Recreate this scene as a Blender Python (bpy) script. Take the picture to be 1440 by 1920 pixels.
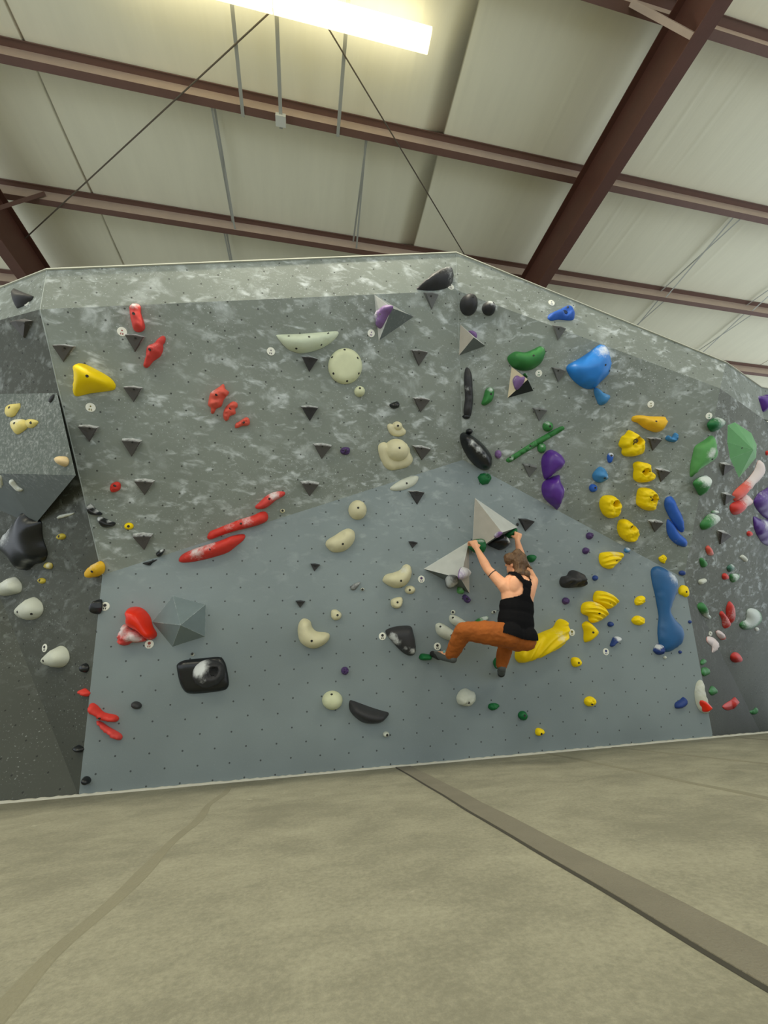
import bpy, bmesh, math, random
import numpy as np
from mathutils import Vector, Matrix, noise
from mathutils.geometry import delaunay_2d_cdt
from mathutils.bvhtree import BVHTree
for o in list(bpy.data.objects): bpy.data.objects.remove(o)
SC = bpy.context.scene
COL = SC.collection
random.seed(7)

# ------------------------------------------------------------------ camera
F = 745.0                       # focal length in pixels of the 1440 x 1920 frame
MC = np.array([[0.9813849906749897, -0.18396107053190103, -0.05515273888573635],
               [0.03151804634627571, 0.43755812652542486, -0.8986375791530338],
               [0.1894468601807781, 0.8801711256569708, 0.4352110714668544]])
CAM = np.array([0.0, 0.0, 0.5198])
cd = bpy.data.cameras.new('camera'); cam = bpy.data.objects.new('camera', cd); COL.objects.link(cam)
cd.sensor_fit = 'VERTICAL'; cd.sensor_height = 36.0; cd.lens = F/1920*36.0; cd.clip_start = .02
mw = Matrix.Identity(4)
for i in range(3):
    mw[i][0] = MC[0][i]; mw[i][1] = -MC[1][i]; mw[i][2] = -MC[2][i]; mw[i][3] = CAM[i]
cam.matrix_world = mw
SC.camera = cam

# ------------------------------------------------------------------ world, lamps, exposure
W = bpy.data.worlds.new('world'); SC.world = W; W.use_nodes = True
W.node_tree.nodes['Background'].inputs[0].default_value = (.86, .93, 1.0, 1)
W.node_tree.nodes['Background'].inputs[1].default_value = 1.3
SC.view_settings.view_transform = 'Standard'; SC.view_settings.look = 'None'
SC.view_settings.gamma = 1; SC.view_settings.use_curve_mapping = False
SC.view_settings.exposure = 0.0
LAMP_W = 78.0                   # watts of each ceiling strip light
LAMP_COL = (1.0, .94, .76)

# ------------------------------------------------------------------ helpers
def V(*a): return Vector(a)
def link(o):
    COL.objects.link(o); return o
def tag(o, label=None, cat=None, group=None, kind=None):
    if label: o['label'] = label
    if cat: o['category'] = cat
    if group: o['group'] = group
    if kind: o['kind'] = kind
    return o
def setpar(o, parent):
    o.parent = parent
    bpy.context.view_layer.update() if False else None
    o.matrix_parent_inverse = MW[parent.name].inverted()
MW = {}
def mk(name, verts, faces, mat, parent=None, smooth=False, attr=None, mats=None, fm=None, origin=None):
    """one mesh object; verts in world space, origin moved to its own centre"""
    verts = [Vector(v) for v in verts]
    if origin is None:
        origin = sum(verts, Vector())/len(verts)
    origin = Vector(origin)
    me = bpy.data.meshes.new(name)
    me.from_pydata([v-origin for v in verts], [], faces)
    for m in (mats or [mat]): me.materials.append(m)
    if fm: me.polygons.foreach_set('material_index', fm)
    if smooth: me.polygons.foreach_set('use_smooth', [True]*len(me.polygons))
    if attr is not None:
        a = me.attributes.new('chalk', 'FLOAT', 'POINT'); a.data.foreach_set('value', attr)
    me.update()
    o = bpy.data.objects.new(name, me); o.location = origin; link(o)
    MW[o.name] = Matrix.Translation(origin)
    if parent: setpar(o, parent)
    return o
def empty(name, loc):
    o = bpy.data.objects.new(name, None); o.location = loc; o.empty_display_size = .1; link(o)
    MW[o.name] = Matrix.Translation(Vector(loc)); return o
def ray(x, y): return Vector(MC.T @ np.array([(x-720)/F, (y-960)/F, 1.0]))
CAMV = Vector(CAM)
def on_plane(x, y, P, n):
    d = ray(x, y); return CAMV + d*((n.dot(P-CAMV))/n.dot(d))
def at(x, y, Y):
    d = ray(x, y); return CAMV + d*(Y/d.y)
def plane3(a, b, c):
    n = (b-a).cross(c-a).normalized()
    if n.dot(CAMV-a) < 0: n = -n
    return a, n

# ------------------------------------------------------------------ materials
def newmat(name):
    m = bpy.data.materials.new(name); m.use_nodes = True; nt = m.node_tree
    return m, nt, nt.nodes['Principled BSDF']
def N(nt, t, **kw):
    n = nt.nodes.new(t)
    for k, v in kw.items():
        if k in ('operation', 'blend_type', 'data_type', 'noise_dimensions', 'attribute_name', 'feature', 'clamp', 'interpolation_type'): setattr(n, k, v)
        else: n.inputs[k].default_value = v
    return n
def math_(nt, op, a, b=None, c=None, clamp=False):
    n = nt.nodes.new('ShaderNodeMath'); n.operation = op; n.use_clamp = clamp
    for i, v in enumerate((a, b, c)):
        if v is None: continue
        if isinstance(v, (int, float)): n.inputs[i].default_value = v
        else: nt.links.new(v, n.inputs[i])
    return n.outputs[0]
def noise_(nt, vec, scale, detail=3, rough=.5, dist=0):
    n = nt.nodes.new('ShaderNodeTexNoise'); n.inputs['Scale'].default_value = scale
    n.inputs['Detail'].default_value = detail; n.inputs['Roughness'].default_value = rough
    n.inputs['Distortion'].default_value = dist
    if vec is not None: nt.links.new(vec, n.inputs['Vector'])
    return n.outputs[0]
def ramp_(nt, v, lo, hi):
    n = nt.nodes.new('ShaderNodeMapRange'); n.inputs[1].default_value = lo; n.inputs[2].default_value = hi
    n.clamp = True; n.interpolation_type = 'SMOOTHSTEP'; nt.links.new(v, n.inputs[0]); return n.outputs[0]
def mixc(nt, f, a, b):
    n = nt.nodes.new('ShaderNodeMix'); n.data_type = 'RGBA'
    for sock, v in ((n.inputs[0], f), (n.inputs[6], a), (n.inputs[7], b)):
        if isinstance(v, (int, float)): sock.default_value = v
        elif isinstance(v, tuple): sock.default_value = (*v, 1) if len(v) == 3 else v
        else: nt.links.new(v, sock)
    return n.outputs[2]
def bump_(nt, b, h, strength, dist=.01):
    n = nt.nodes.new('ShaderNodeBump'); n.inputs['Strength'].default_value = strength; n.inputs['Distance'].default_value = dist
    nt.links.new(h, n.inputs['Height']); nt.links.new(n.outputs[0], b.inputs['Normal'])
def lin(r, g, b):
    f = lambda c: (c/255/12.92) if c/255 <= .04045 else ((c/255+.055)/1.055)**2.4
    return (f(r), f(g), f(b))
_plain = {}
def plain(name, col, rough=.6, metal=0, bump=0, var=0, bscale=60):
    if name in _plain: return _plain[name]
    m, nt, b = newmat(name)
    b.inputs['Base Color'].default_value = (*col, 1); b.inputs['Roughness'].default_value = rough; b.inputs['Metallic'].default_value = metal
    tc = nt.nodes.new('ShaderNodeTexCoord')
    if var:
        f = noise_(nt, tc.outputs['Object'], 5, 4, .6)
        nt.links.new(mixc(nt, math_(nt, 'MULTIPLY', f, 1.0), tuple(c*(1-var) for c in col), tuple(min(1, c*(1+var)) for c in col)), b.inputs['Base Color'])
    if bump: bump_(nt, b, noise_(nt, tc.outputs['Object'], bscale, 3), bump)
    _plain[name] = m; return m
def hold_mat(name, col, rough=.5, gain=1.0):
    """moulded resin: plain colour, powdered with chalk where hands and shoes go ('chalk' attribute)"""
    m, nt, b = newmat(name)
    at_ = nt.nodes.new('ShaderNodeAttribute'); at_.attribute_name = 'chalk'
    tc = nt.nodes.new('ShaderNodeTexCoord')
    n1 = noise_(nt, tc.outputs['Object'], 34, 6, .7, .5)
    n2 = noise_(nt, tc.outputs['Object'], 9, 3, .5)
    k = math_(nt, 'MULTIPLY', at_.outputs['Fac'], 1.25*gain)
    s = math_(nt, 'ADD', math_(nt, 'ADD', k, math_(nt, 'MULTIPLY', n1, 1.5)), -1.12)
    f = math_(nt, 'MULTIPLY', ramp_(nt, s, .02, .95), .8)
    c0 = mixc(nt, n2, tuple(c*.86 for c in col), tuple(min(1, c*1.1) for c in col))
    c1 = mixc(nt, .1, c0, (.75, .8, .8))
    nt.links.new(mixc(nt, f, c1 if False else c0, (.80, .83, .82)), b.inputs['Base Color'])
    b.inputs['Specular IOR Level'].default_value = .3 if rough > .45 else .5
    nt.links.new(math_(nt, 'ADD', math_(nt, 'MULTIPLY', f, .4), rough, clamp=True), b.inputs['Roughness'])
    bump_(nt, b, noise_(nt, tc.outputs['Object'], 150, 2), .12, .004)
    return m
HM = dict(
    red=hold_mat('red_resin', lin(212, 60, 50)), brightred=hold_mat('scarlet_resin', lin(240, 45, 10), .35),
    pink=hold_mat('faded_red_resin', lin(214, 72, 66)), salmon=hold_mat('salmon_resin', lin(226, 96, 80)),
    yellow=hold_mat('yellow_resin', lin(255, 216, 0)), amber=hold_mat('amber_yellow_resin', lin(236, 186, 40)),
    palyel=hold_mat('pale_yellow_resin', lin(222, 205, 120)), olive=hold_mat('olive_yellow_resin', lin(196, 176, 60)),
    cream=hold_mat('cream_resin', lin(214, 208, 172)), ivory=hold_mat('ivory_resin', lin(210, 214, 178)),
    offwhite=hold_mat('off_white_resin', lin(205, 208, 192)), tan=hold_mat('tan_resin', lin(222, 196, 148)),
    mint=hold_mat('pale_mint_resin', lin(205, 215, 190)),
    green=hold_mat('green_resin', lin(58, 128, 66)), dkgreen=hold_mat('dark_green_resin', lin(20, 100, 52)),
    ltgreen=hold_mat('light_green_resin', lin(92, 158, 88)), teal=hold_mat('teal_resin', lin(60, 110, 92)),
    blue=hold_mat('bright_blue_resin', lin(38, 128, 214), .4), midblue=hold_mat('mid_blue_resin', lin(48, 98, 190)),
    navy=hold_mat('steel_blue_resin', lin(30, 92, 146), .45), skyb=hold_mat('sky_blue_resin', lin(66, 134, 188)),
    dkblue=hold_mat('dark_blue_resin', lin(42, 66, 130)),
    purple=hold_mat('purple_resin', lin(86, 44, 140), .35), lilac=hold_mat('lilac_resin', lin(128, 98, 150)),
    dkpurple=hold_mat('dusky_purple_resin', lin(78, 58, 104)),
    black=hold_mat('black_resin', lin(24, 27, 30), .3), dark=hold_mat('charcoal_resin', lin(54, 54, 56), .5),
    grey=hold_mat('grey_resin', lin(104, 106, 106)), tri=hold_mat('dark_grey_resin', lin(84, 82, 80), .6),
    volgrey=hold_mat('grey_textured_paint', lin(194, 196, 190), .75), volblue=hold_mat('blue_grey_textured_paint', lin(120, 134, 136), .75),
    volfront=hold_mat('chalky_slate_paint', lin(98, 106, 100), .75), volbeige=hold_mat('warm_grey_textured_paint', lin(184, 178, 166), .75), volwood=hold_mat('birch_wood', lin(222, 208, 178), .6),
    voldark=hold_mat('slate_and_shaded_face_paint', lin(104, 112, 111), .75), volblack=hold_mat('black_paint', lin(42, 46, 46), .7))  # voldark also gives pale volumes their shaded face tone
M_chalk = plain('chalk_dust', (.72, .74, .73), .9, bump=.2)
M_bolt = plain('bolt_recess', (.02, .02, .018), .6)
M_bolt2 = plain('dull_bolt', (.12, .11, .09), .4, .6)

def wall_mat(name, base, dirt, chalk_amt, spec_amt, hgt):
    m, nt, b = newmat(name)
    tc = nt.nodes.new('ShaderNodeTexCoord'); geo = nt.nodes.new('ShaderNodeNewGeometry')
    pos = geo.outputs['Position']
    sep = nt.nodes.new('ShaderNodeSeparateXYZ'); nt.links.new(pos, sep.inputs[0])
    uv = tc.outputs['UV']
    def mapped(rot, sc):
        mp = nt.nodes.new('ShaderNodeMapping'); mp.inputs['Rotation'].default_value = (0, 0, rot); mp.inputs['Scale'].default_value = sc
        nt.links.new(uv, mp.inputs[0]); return mp.outputs[0]
    big = noise_(nt, uv, .9, 3, .5)
    patch = noise_(nt, uv, 2.6, 4, .6, .5)
    base_c = mixc(nt, ramp_(nt, big, .3, .7), tuple(c*.9 for c in base), tuple(c*1.1 for c in base))
    # smears left by shoes and hands, in two directions
    s1 = ramp_(nt, noise_(nt, mapped(.6, (1, 1.7, 1)), 5.0, 4, .58, .3), .53, .74)
    s2 = ramp_(nt, noise_(nt, mapped(-.7, (1, 2.0, 1)), 6.5, 4, .55, .4), .54, .75)
    s3 = ramp_(nt, noise_(nt, uv, 3.4, 5, .62, .3), .53, .80)
    sm = math_(nt, 'MAXIMUM', math_(nt, 'MAXIMUM', s1, s2), s3)
    pz = ramp_(nt, patch, .36, .60)
    hz = ramp_(nt, sep.outputs[2], hgt[0], hgt[1])
    sm = math_(nt, 'MULTIPLY', math_(nt, 'MULTIPLY', sm, math_(nt, 'ADD', math_(nt, 'MULTIPLY', pz, .7), .3)), math_(nt, 'MULTIPLY', hz, chalk_amt))
    sp = ramp_(nt, noise_(nt, uv, 60, 2, .5), .63, .72)
    sp = math_(nt, 'MULTIPLY', sp, math_(nt, 'MULTIPLY', math_(nt, 'ADD', ramp_(nt, noise_(nt, uv, 1.7, 3), .35, .7), .15), spec_amt))
    f = math_(nt, 'MAXIMUM', sm, sp)
    c = mixc(nt, f, base_c, dirt)
    # countersunk insert holes on a staggered grid (UV is in metres)
    su = nt.nodes.new('ShaderNodeSeparateXYZ'); nt.links.new(uv, su.inputs[0])
    def lat(ou, ov):
        fu = math_(nt, 'MULTIPLY', math_(nt, 'ADD', math_(nt, 'FRACT', math_(nt, 'ADD', math_(nt, 'DIVIDE', su.outputs[0], .255), ou)), -.5), .255)
        fv = math_(nt, 'MULTIPLY', math_(nt, 'ADD', math_(nt, 'FRACT', math_(nt, 'ADD', math_(nt, 'DIVIDE', su.outputs[1], .245), ov)), -.5), .245)
        return math_(nt, 'SQRT', math_(nt, 'ADD', math_(nt, 'MULTIPLY', fu, fu), math_(nt, 'MULTIPLY', fv, fv)))
    d = math_(nt, 'MINIMUM', lat(0, 0), lat(.5, .5))
    hole = math_(nt, 'LESS_THAN', d, .0075)
    c = mixc(nt, math_(nt, 'MULTIPLY', hole, .75), c, (.015, .016, .016))
    nt.links.new(c, b.inputs['Base Color'])
    b.inputs['Roughness'].default_value = .72; b.inputs['Specular IOR Level'].default_value = .3
    bump_(nt, b, noise_(nt, uv, 120, 3, .6), .18, .004)
    return m
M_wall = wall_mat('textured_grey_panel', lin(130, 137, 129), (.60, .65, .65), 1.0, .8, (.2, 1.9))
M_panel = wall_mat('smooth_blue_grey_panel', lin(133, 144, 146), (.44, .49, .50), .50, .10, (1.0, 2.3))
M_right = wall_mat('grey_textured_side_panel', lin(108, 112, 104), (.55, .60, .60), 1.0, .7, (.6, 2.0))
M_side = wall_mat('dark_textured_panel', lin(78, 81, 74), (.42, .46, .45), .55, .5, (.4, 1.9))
# ------------------------------------------------------------------ climbing wall: faceted shell
D = 4.2
lp = math.radians(15)
PP = (V(0, D, 0), -V(0, math.cos(lp), math.sin(lp)))
q = {k: on_plane(*p, *PP) for k, p in dict(V0=(148, 1489), V1=(192, 1078), V2=(868, 862), V3=(1282, 1084), V4=(1337, 1382)).items()}
def floor_pt(x): return V(x, D, 0)
q['V0'] = floor_pt(q['V0'].x); q['V4'] = floor_pt(q['V4'].x)
C1 = at(858, 545, 2.45)
PB1 = plane3(q['V1'], q['V2'], C1); PB2 = plane3(q['V2'], q['V3'], C1)
L1 = on_plane(75, 580, *PB1); R1 = on_plane(1350, 728, *PB2)
d_ = ray(855, 475); t_ = math.tan(math.radians(10))
T1 = CAMV + d_*((C1.y+t_*(C1.z-CAMV.z))/(d_.y+t_*d_.z))
U1 = plane3(L1, C1, T1); U2 = plane3(C1, R1, T1)
T0 = on_plane(88, 507, *U1); T2 = on_plane(1361, 681, *U2)
KL = at(-60, 1000, 4.6); PA = plane3(q['V1'], L1, KL)
KL = on_plane(-23, 1060, *PA)
L0 = on_plane(-150, 640, *PA)
U0 = plane3(L1, L0, T0); TL = on_plane(-150, 600, *U0)
KR = V(7.4, 6.2, 0.0); PC = plane3(q['V3'], R1, KR)
R2 = on_plane(1432, 786, *PC); T3 = on_plane(1427, 727, *plane3(R1, R2, T2))
R3 = R2 + V(1.6, .12, 0); T4 = T3 + V(1.6, .12, .05)
BL = V(-4.2, D, 0)
AFAR = on_plane(-420, 900, *PA)
FAC = []   # (polygon, normal)
def facet(name, poly, mat, thick=.03, label=None):
    n = (poly[1]-poly[0]).cross(poly[2]-poly[0]).normalized()
    c = sum(poly, Vector())/len(poly)
    if n.dot(CAMV-c) < 0: poly = poly[::-1]; n = -n
    u = V(0, 0, 1).cross(n).normalized(); v = n.cross(u).normalized()
    k = len(poly)
    me = bpy.data.meshes.new(name)
    vs = [p for p in poly]+[p-n*thick for p in poly]
    fs = [list(range(k)), list(range(2*k-1, k-1, -1))]+[[i, i+k, (i+1) % k+k, (i+1) % k] for i in range(k)]
    me.from_pydata([p-c for p in vs], [], fs); me.materials.append(mat)
    uvl = me.uv_layers.new(name='UVMap')
    for l in me.loops:
        p = vs[l.vertex_index]; uvl.data[l.index].uv = ((p-C1).dot(u)+20, (p-C1).dot(v)+20)
    o = bpy.data.objects.new(name, me); o.location = c; link(o); o['kind'] = 'structure'
    if label: o['label'] = label
    MW[o.name] = Matrix.Translation(c)
    FAC.append((poly, n))
    return o
facet('wall_lower', [q['V0'], q['V4'], q['V3'], q['V2'], q['V1']], M_panel)
facet('wall_upper_left', [q['V1'], q['V2'], C1, L1], M_wall)
facet('wall_upper_right', [q['V2'], q['V3'], R1, C1], M_wall)
facet('wall_top_left', [L1, C1, T1, T0], M_wall)
facet('wall_top_right', [C1, R1, T2, T1], M_wall)
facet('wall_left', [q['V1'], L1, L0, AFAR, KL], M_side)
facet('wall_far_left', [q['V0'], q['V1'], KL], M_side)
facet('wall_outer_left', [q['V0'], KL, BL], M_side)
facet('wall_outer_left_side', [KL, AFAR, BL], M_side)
facet('wall_top_outer_left', [L1, T0, TL, L0], M_wall)
K2 = q['V3']+(KR-q['V3'])*2.8; K3 = q['V4']+(K2-q['V4'])
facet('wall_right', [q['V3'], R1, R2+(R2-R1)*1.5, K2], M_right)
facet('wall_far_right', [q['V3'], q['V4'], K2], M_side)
facet('wall_top_far_right', [R1, R2, T3, T2], M_wall)
facet('wall_top_outer_right', [R2, R3, T4, T3], M_wall)
# chalk-whitened plywood lip along the top of the wall
def strip(name, pts, w, h, mat, **kw):
    vs, fs = [], []
    for p, a in pts: 
        vs += [p, p+a*w, p+a*w+V(0, 0, h), p+V(0, 0, h)]
    for i in range(len(pts)-1):
        for j in range(4): fs.append([4*i+j, 4*i+(j+1) % 4, 4*i+4+(j+1) % 4, 4*i+4+j])
    fs += [[3, 2, 1, 0], [4*len(pts)-4+j for j in range(4)]]
    return mk(name, vs, fs, mat, **kw)
M_lip = plain('chalky_plywood_edge', lin(176, 178, 164), .9, var=.15)
tag(strip('trim_1', [(p+V(0, -.012, -.002), V(0, 1, 0)) for p in (TL, T0, T1, T2, T3, T4)], .05, .014, M_lip), kind='structure')

M_crease = plain('chalk_worn_crease', lin(158, 166, 162), .9, var=.3)
def crease(name, a, b2, r=.006):
    pts = [a.lerp(b2, i/24)+V(noise.noise(V(i*.9, a.x, 1)), noise.noise(V(i*.9, a.x, 5)), 0)*.002 for i in range(25)]
    vs, fs = [], []
    for i, p in enumerate(pts):
        rr = r*(.75+.6*noise.noise(V(i*.7, a.x, 9))); d = (b2-a).normalized(); u = d.orthogonal().normalized(); w = d.cross(u)
        vs += [p+(u*math.cos(t)+w*math.sin(t))*rr for t in [2*math.pi*j/6 for j in range(6)]]
        if i: fs += [[6*i-6+j, 6*i-6+(j+1) % 6, 6*i+(j+1) % 6, 6*i+j] for j in range(6)]
    tag(mk(name, vs, fs, M_crease), kind='structure')
crease('trim_3', L1, q['V1']); crease('trim_4', T0, L1, .004); crease('trim_5', C1, q['V2'], .004); crease('trim_6', C1, T1, .003)
def hit(x, y):
    """nearest wall or volume face seen through a pixel -> point, normal"""
    d = ray(x, y); best = None
    for poly, n in FAC:
        den = n.dot(d)
        if den > -1e-6: continue
        t = n.dot(poly[0]-CAMV)/den
        if t <= 0 or (best and t > best[0]): continue
        p = CAMV+d*t; ok = True; k = len(poly)
        for i in range(k):
            if (poly[(i+1) % k]-poly[i]).cross(p-poly[i]).dot(n) < -1e-4: ok = False; break
        if ok: best = (t, p, n)
    if not best:
        t = PP[1].dot(PP[0]-CAMV)/PP[1].dot(d); return CAMV+d*t, PP[1]
    return best[1], best[2]

# ------------------------------------------------------------------ floor mats
M_mat, nt, b = newmat('worn_mat_cover')
geo = nt.nodes.new('ShaderNodeNewGeometry'); P_ = geo.outputs['Position']
c = lin(139, 137, 120)
mp = nt.nodes.new('ShaderNodeMapping'); mp.inputs['Scale'].default_value = (1, 1.3, 1); nt.links.new(P_, mp.inputs[0])
n1 = noise_(nt, mp.outputs[0], 1.5, 6, .65, .3); n2 = noise_(nt, P_, 55, 6, .8); n3 = noise_(nt, mp.outputs[0], 5, 4, .6, .8)
f = math_(nt, 'ADD', math_(nt, 'MULTIPLY', n1, .6), math_(nt, 'ADD', math_(nt, 'MULTIPLY', n2, .6), math_(nt, 'MULTIPLY', n3, .25)))
c1 = mixc(nt, ramp_(nt, f, .55, .95), tuple(k*.74 for k in c), tuple(k*1.24 for k in c))
c2 = mixc(nt, math_(nt, 'MULTIPLY', ramp_(nt, noise_(nt, mp.outputs[0], 7, 4, .5, .3), .70, .78), .55), c1, lin(190, 188, 168))
nt.links.new(c2, b.inputs['Base Color']); b.inputs['Roughness'].default_value = .92; b.inputs['Specular IOR Level'].default_value = .15
bump_(nt, b, noise_(nt, P_, 90, 5, .7), .35, .01)
def box(x0, x1, y0, y1, z0, z1):
    vs = [(x, y, z) for z in (z0, z1) for y in (y0, y1) for x in (x0, x1)]
    return vs, [[0, 2, 3, 1], [4, 5, 7, 6], [0, 1, 5, 4], [2, 6, 7, 3], [0, 4, 6, 2], [1, 3, 7, 5]]
def boxo(name, x0, x1, y0, y1, z0, z1, mat, **kw):
    vs, fs = box(x0, x1, y0, y1, z0, z1); return mk(name, vs, fs, mat, **kw)
tag(boxo('floor', -7.5, 9, -4.5, D-.005, -.3, 0, M_mat), kind='structure')
tag(boxo('floor_slab', -7.5, 9, -4.5, 8.6, -.5, -.31, plain('concrete', (.2, .2, .19), .9, bump=.2)), kind='structure')
# white fuzzy selvedge where the mat meets the wall
vs, fs = [], []
x = -5.0; i = 0
while x < 9:
    h = .011+random.random()*.007; w = .016+random.random()*.008
    vs += [V(x, D-.03, 0), V(x, D-.03+.004, h), V(x, D-.004, h), V(x, D-.004, 0)]
    if i:
        for j in range(3): fs.append([4*i-4+j, 4*i-3+j, 4*i+1+j, 4*i+j])
    x += .03; i += 1
tag(mk('trim_2', vs, fs, plain('white_selvedge', lin(196, 194, 180), .95, bump=.4)), kind='structure')
def seam(name, xs, w, mat, y0=-1.0, y1=D-.03, jag=.006, h=.004, lab=None):
    vs, fs = [], []; n = 60
    for i in range(n+1):
        y = y0+(y1-y0)*i/n; x = xs[0]+(xs[1]-xs[0])*i/n
        a = x+jag*noise.noise(V(y*2.3, xs[0]*5, 1)); bb = a+w+jag*noise.noise(V(y*2.9, xs[0]*7, 3))
        vs += [V(a, y, 0), V(a+.004, y, h), V(bb, y, h*.6), V(bb+.004, y, 0)]
        if i:
            for j in range(3): fs.append([4*i-4+j, 4*i-3+j, 4*i+1+j, 4*i+j][::-1])
    return tag(mk(name, vs, fs, mat), lab, kind='structure')
M_vel = plain('grey_hook_and_loop_strip', lin(112, 108, 94), .95, bump=.5, var=.22, bscale=160)
M_vel2 = plain('faded_seam_cover', lin(122, 119, 100), .95, bump=.4, var=.15)
seam('floor_seam_strip', (.885, .865), .135, M_vel)
seam('floor_seam_strip', (2.09, 2.36), .055, M_vel2, jag=.02, h=.002)
seam('floor_seam_strip', (3.36, 3.10), .05, M_vel2, jag=.02, h=.002)
seam('floor_seam_strip', (4.45, 4.5), .05, M_vel, y0=3.2, y1=4.0, jag=.01, h=.003)
seam('floor_seam_strip', (-.65, -.56), .05, M_vel2, y1=4.0, jag=.02, h=.002)
# dark line where the strip's free edge lifts
vs, fs = [], []
for i in range(121):
    y = -1+5.15*i/120; x = .885-.02*i/120+.006*noise.noise(V(y*2.3, .885*5, 1))
    vs += [V(x-.012, y, .001), V(x-.004, y, .0065), V(x+.002, y, .001)]
    if i: fs += [[3*i-3, 3*i-2, 3*i+1, 3*i], [3*i-2, 3*i-1, 3*i+2, 3*i+1]]
tag(mk('floor_seam_edge', vs, fs, plain('dark_binding', lin(58, 56, 48), .9)), kind='structure')

# ------------------------------------------------------------------ roof
TN = math.tan(math.radians(5.68)); Z0 = CAMV.z+6.5
def rz(y, dz=0): return Z0+TN*y+dz
M_ceil, nt, b = newmat('white_insulation_facing')
geo = nt.nodes.new('ShaderNodeNewGeometry'); P_ = geo.outputs['Position']
mp = nt.nodes.new('ShaderNodeMapping'); mp.inputs['Scale'].default_value = (3.2, .35, 1); nt.links.new(P_, mp.inputs[0])
n1 = noise_(nt, mp.outputs[0], 2.2, 4, .6, .2); n2 = noise_(nt, P_, 1.0, 3)
cc = lin(236, 234, 208)
nt.links.new(mixc(nt, math_(nt, 'MULTIPLY', math_(nt, 'ADD', n1, n2), .5), tuple(k*.86 for k in cc), tuple(k*1.1 for k in cc)), b.inputs['Base Color'])
b.inputs['Roughness'].default_value = .55
bump_(nt, b, math_(nt, 'ADD', n1, math_(nt, 'MULTIPLY', noise_(nt, P_, 25, 3), .12)), .3, .012)
PY = [2.37+1.53*k for k in range(-9, 5)]     # purlin lines
SEAMS = [-9.1, -7.1, -5.05, -3.25, -1.03, 1.05, 1.69, 3.02, 4.62, 5.05, 6.9, 8.9, 10.9]
vs, fs = [], []
xs = sorted(set([-14+i*.3 for i in range(101)]+[s+d for s in SEAMS for d in (-.09, -.065, -.05, -.018, 0, .018, .05, .065, .09)]))
ys = []
for k in range(len(PY)-1):
    ys += [PY[k]+1.53*j/8 for j in range(8)]
ys.append(PY[-1])
def sag(x, y):
    ph = ((y-2.37)/1.53) % 1.0
    s = -.03*math.sin(math.pi*ph)**.8
    a = min(abs(x-t) for t in SEAMS)
    if a < .05: s -= .005*(1-a/.05)*math.sin(math.pi*ph)
    s += .008*noise.noise(V(x*2.5, y*.6, 0))*math.sin(math.pi*ph)
    return s
for y in ys:
    for x in xs: vs.append(V(x, y, rz(y, .02+sag(x, y))))
nx = len(xs)
for j in range(len(ys)-1):
    for i in range(nx-1): fs.append([j*nx+i, (j+1)*nx+i, (j+1)*nx+i+1, j*nx+i+1])
tag(mk('ceiling', vs, fs, M_ceil, smooth=True), kind='structure')
# back of the building beyond the climbing wall
tag(boxo('wall_back', -14, 16, 8.6, 8.7, -.4, 8.1, plain('building_panel', lin(170, 168, 150), .7)), kind='structure')

M_red = plain('lit_red_oxide_steel', lin(180, 160, 140), .6, var=.15, bump=.1)  # paler copy: the light on the purlin webs is in this colour
M_redd = plain('shaded_red_oxide_steel', lin(106, 78, 66), .55, var=.15, bump=.1)  # darker copy: the shade under the purlin flanges is in this colour
M_raf = plain('dark_red_oxide_steel', lin(90, 56, 44), .5, var=.2, bump=.1)
M_galv = plain('galvanised_steel', lin(168, 170, 160), .5, .1, bump=.05)
M_rod = plain('dull_steel_rod', lin(96, 88, 74), .6, .2)
def prism(name, prof, x0, x1, mat, parent=None):
    k = len(prof); vs = [V(x0, *p) for p in prof]+[V(x1, *p) for p in prof]
    fs = [[i, (i+1) % k, (i+1) % k+k, i+k] for i in range(k)]+[list(range(k))[::-1], list(range(k, 2*k))]
    return mk(name, vs, fs, mat, parent)
plab = {-3: None, -2: None, -1: 'red steel purlin nearest the camera, above the strip light', 0: 'red steel purlin below the strip light, the one the light brackets hang from',
        1: 'red steel purlin just above the climbing wall top', 2: 'red steel purlin partly hidden by the wall top at the far right', 3: 'furthest red steel purlin low at the right edge'}
for k in range(-1, 3):
    y = 2.37+1.53*k
    root = empty('purlin', (0, y, rz(y)))
    tag(root, plab.get(k) or 'red steel purlin behind the camera, out of the frame', 'roof beam', 'roof purlins')
    z1 = rz(y, .0); z0 = z1-.2; t = .004
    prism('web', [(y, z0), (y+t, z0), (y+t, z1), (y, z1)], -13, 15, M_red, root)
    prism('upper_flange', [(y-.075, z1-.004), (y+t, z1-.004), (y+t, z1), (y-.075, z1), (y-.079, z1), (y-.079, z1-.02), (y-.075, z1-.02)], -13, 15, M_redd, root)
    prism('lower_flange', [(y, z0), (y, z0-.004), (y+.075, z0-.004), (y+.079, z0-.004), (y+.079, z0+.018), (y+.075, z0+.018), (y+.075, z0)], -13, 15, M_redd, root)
def rafter(xc, lab):
    root = empty('rafter', (xc, 0, rz(0, -.8)))
    tag(root, lab, 'roof beam', 'main rafters')
    def slab(nm, x0, x1, a, b2, taper=0):
        y0, y1 = -11.0, 8.5
        vs = [V(x, y, rz(y, dz)) for y in (y0, y1) for dz in (a, b2) for x in (x0, x1)]
        return mk(nm, vs, [[0, 1, 3, 2], [4, 6, 7, 5], [0, 4, 5, 1], [2, 3, 7, 6], [0, 2, 6, 4], [1, 5, 7, 3]], M_raf, root)
    slab('web', xc-.006, xc+.006, -.81, -.21); slab('upper_flange', xc-.085, xc+.085, -.215, -.202); slab('lower_flange', xc-.085, xc+.085, -.823, -.81)
    return root
rafter(3.67, 'dark red steel I-beam rafter rising from the wall top, right of the light')
rafter(-4.38, 'dark red steel rafter end at the far left above the wall')
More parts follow.
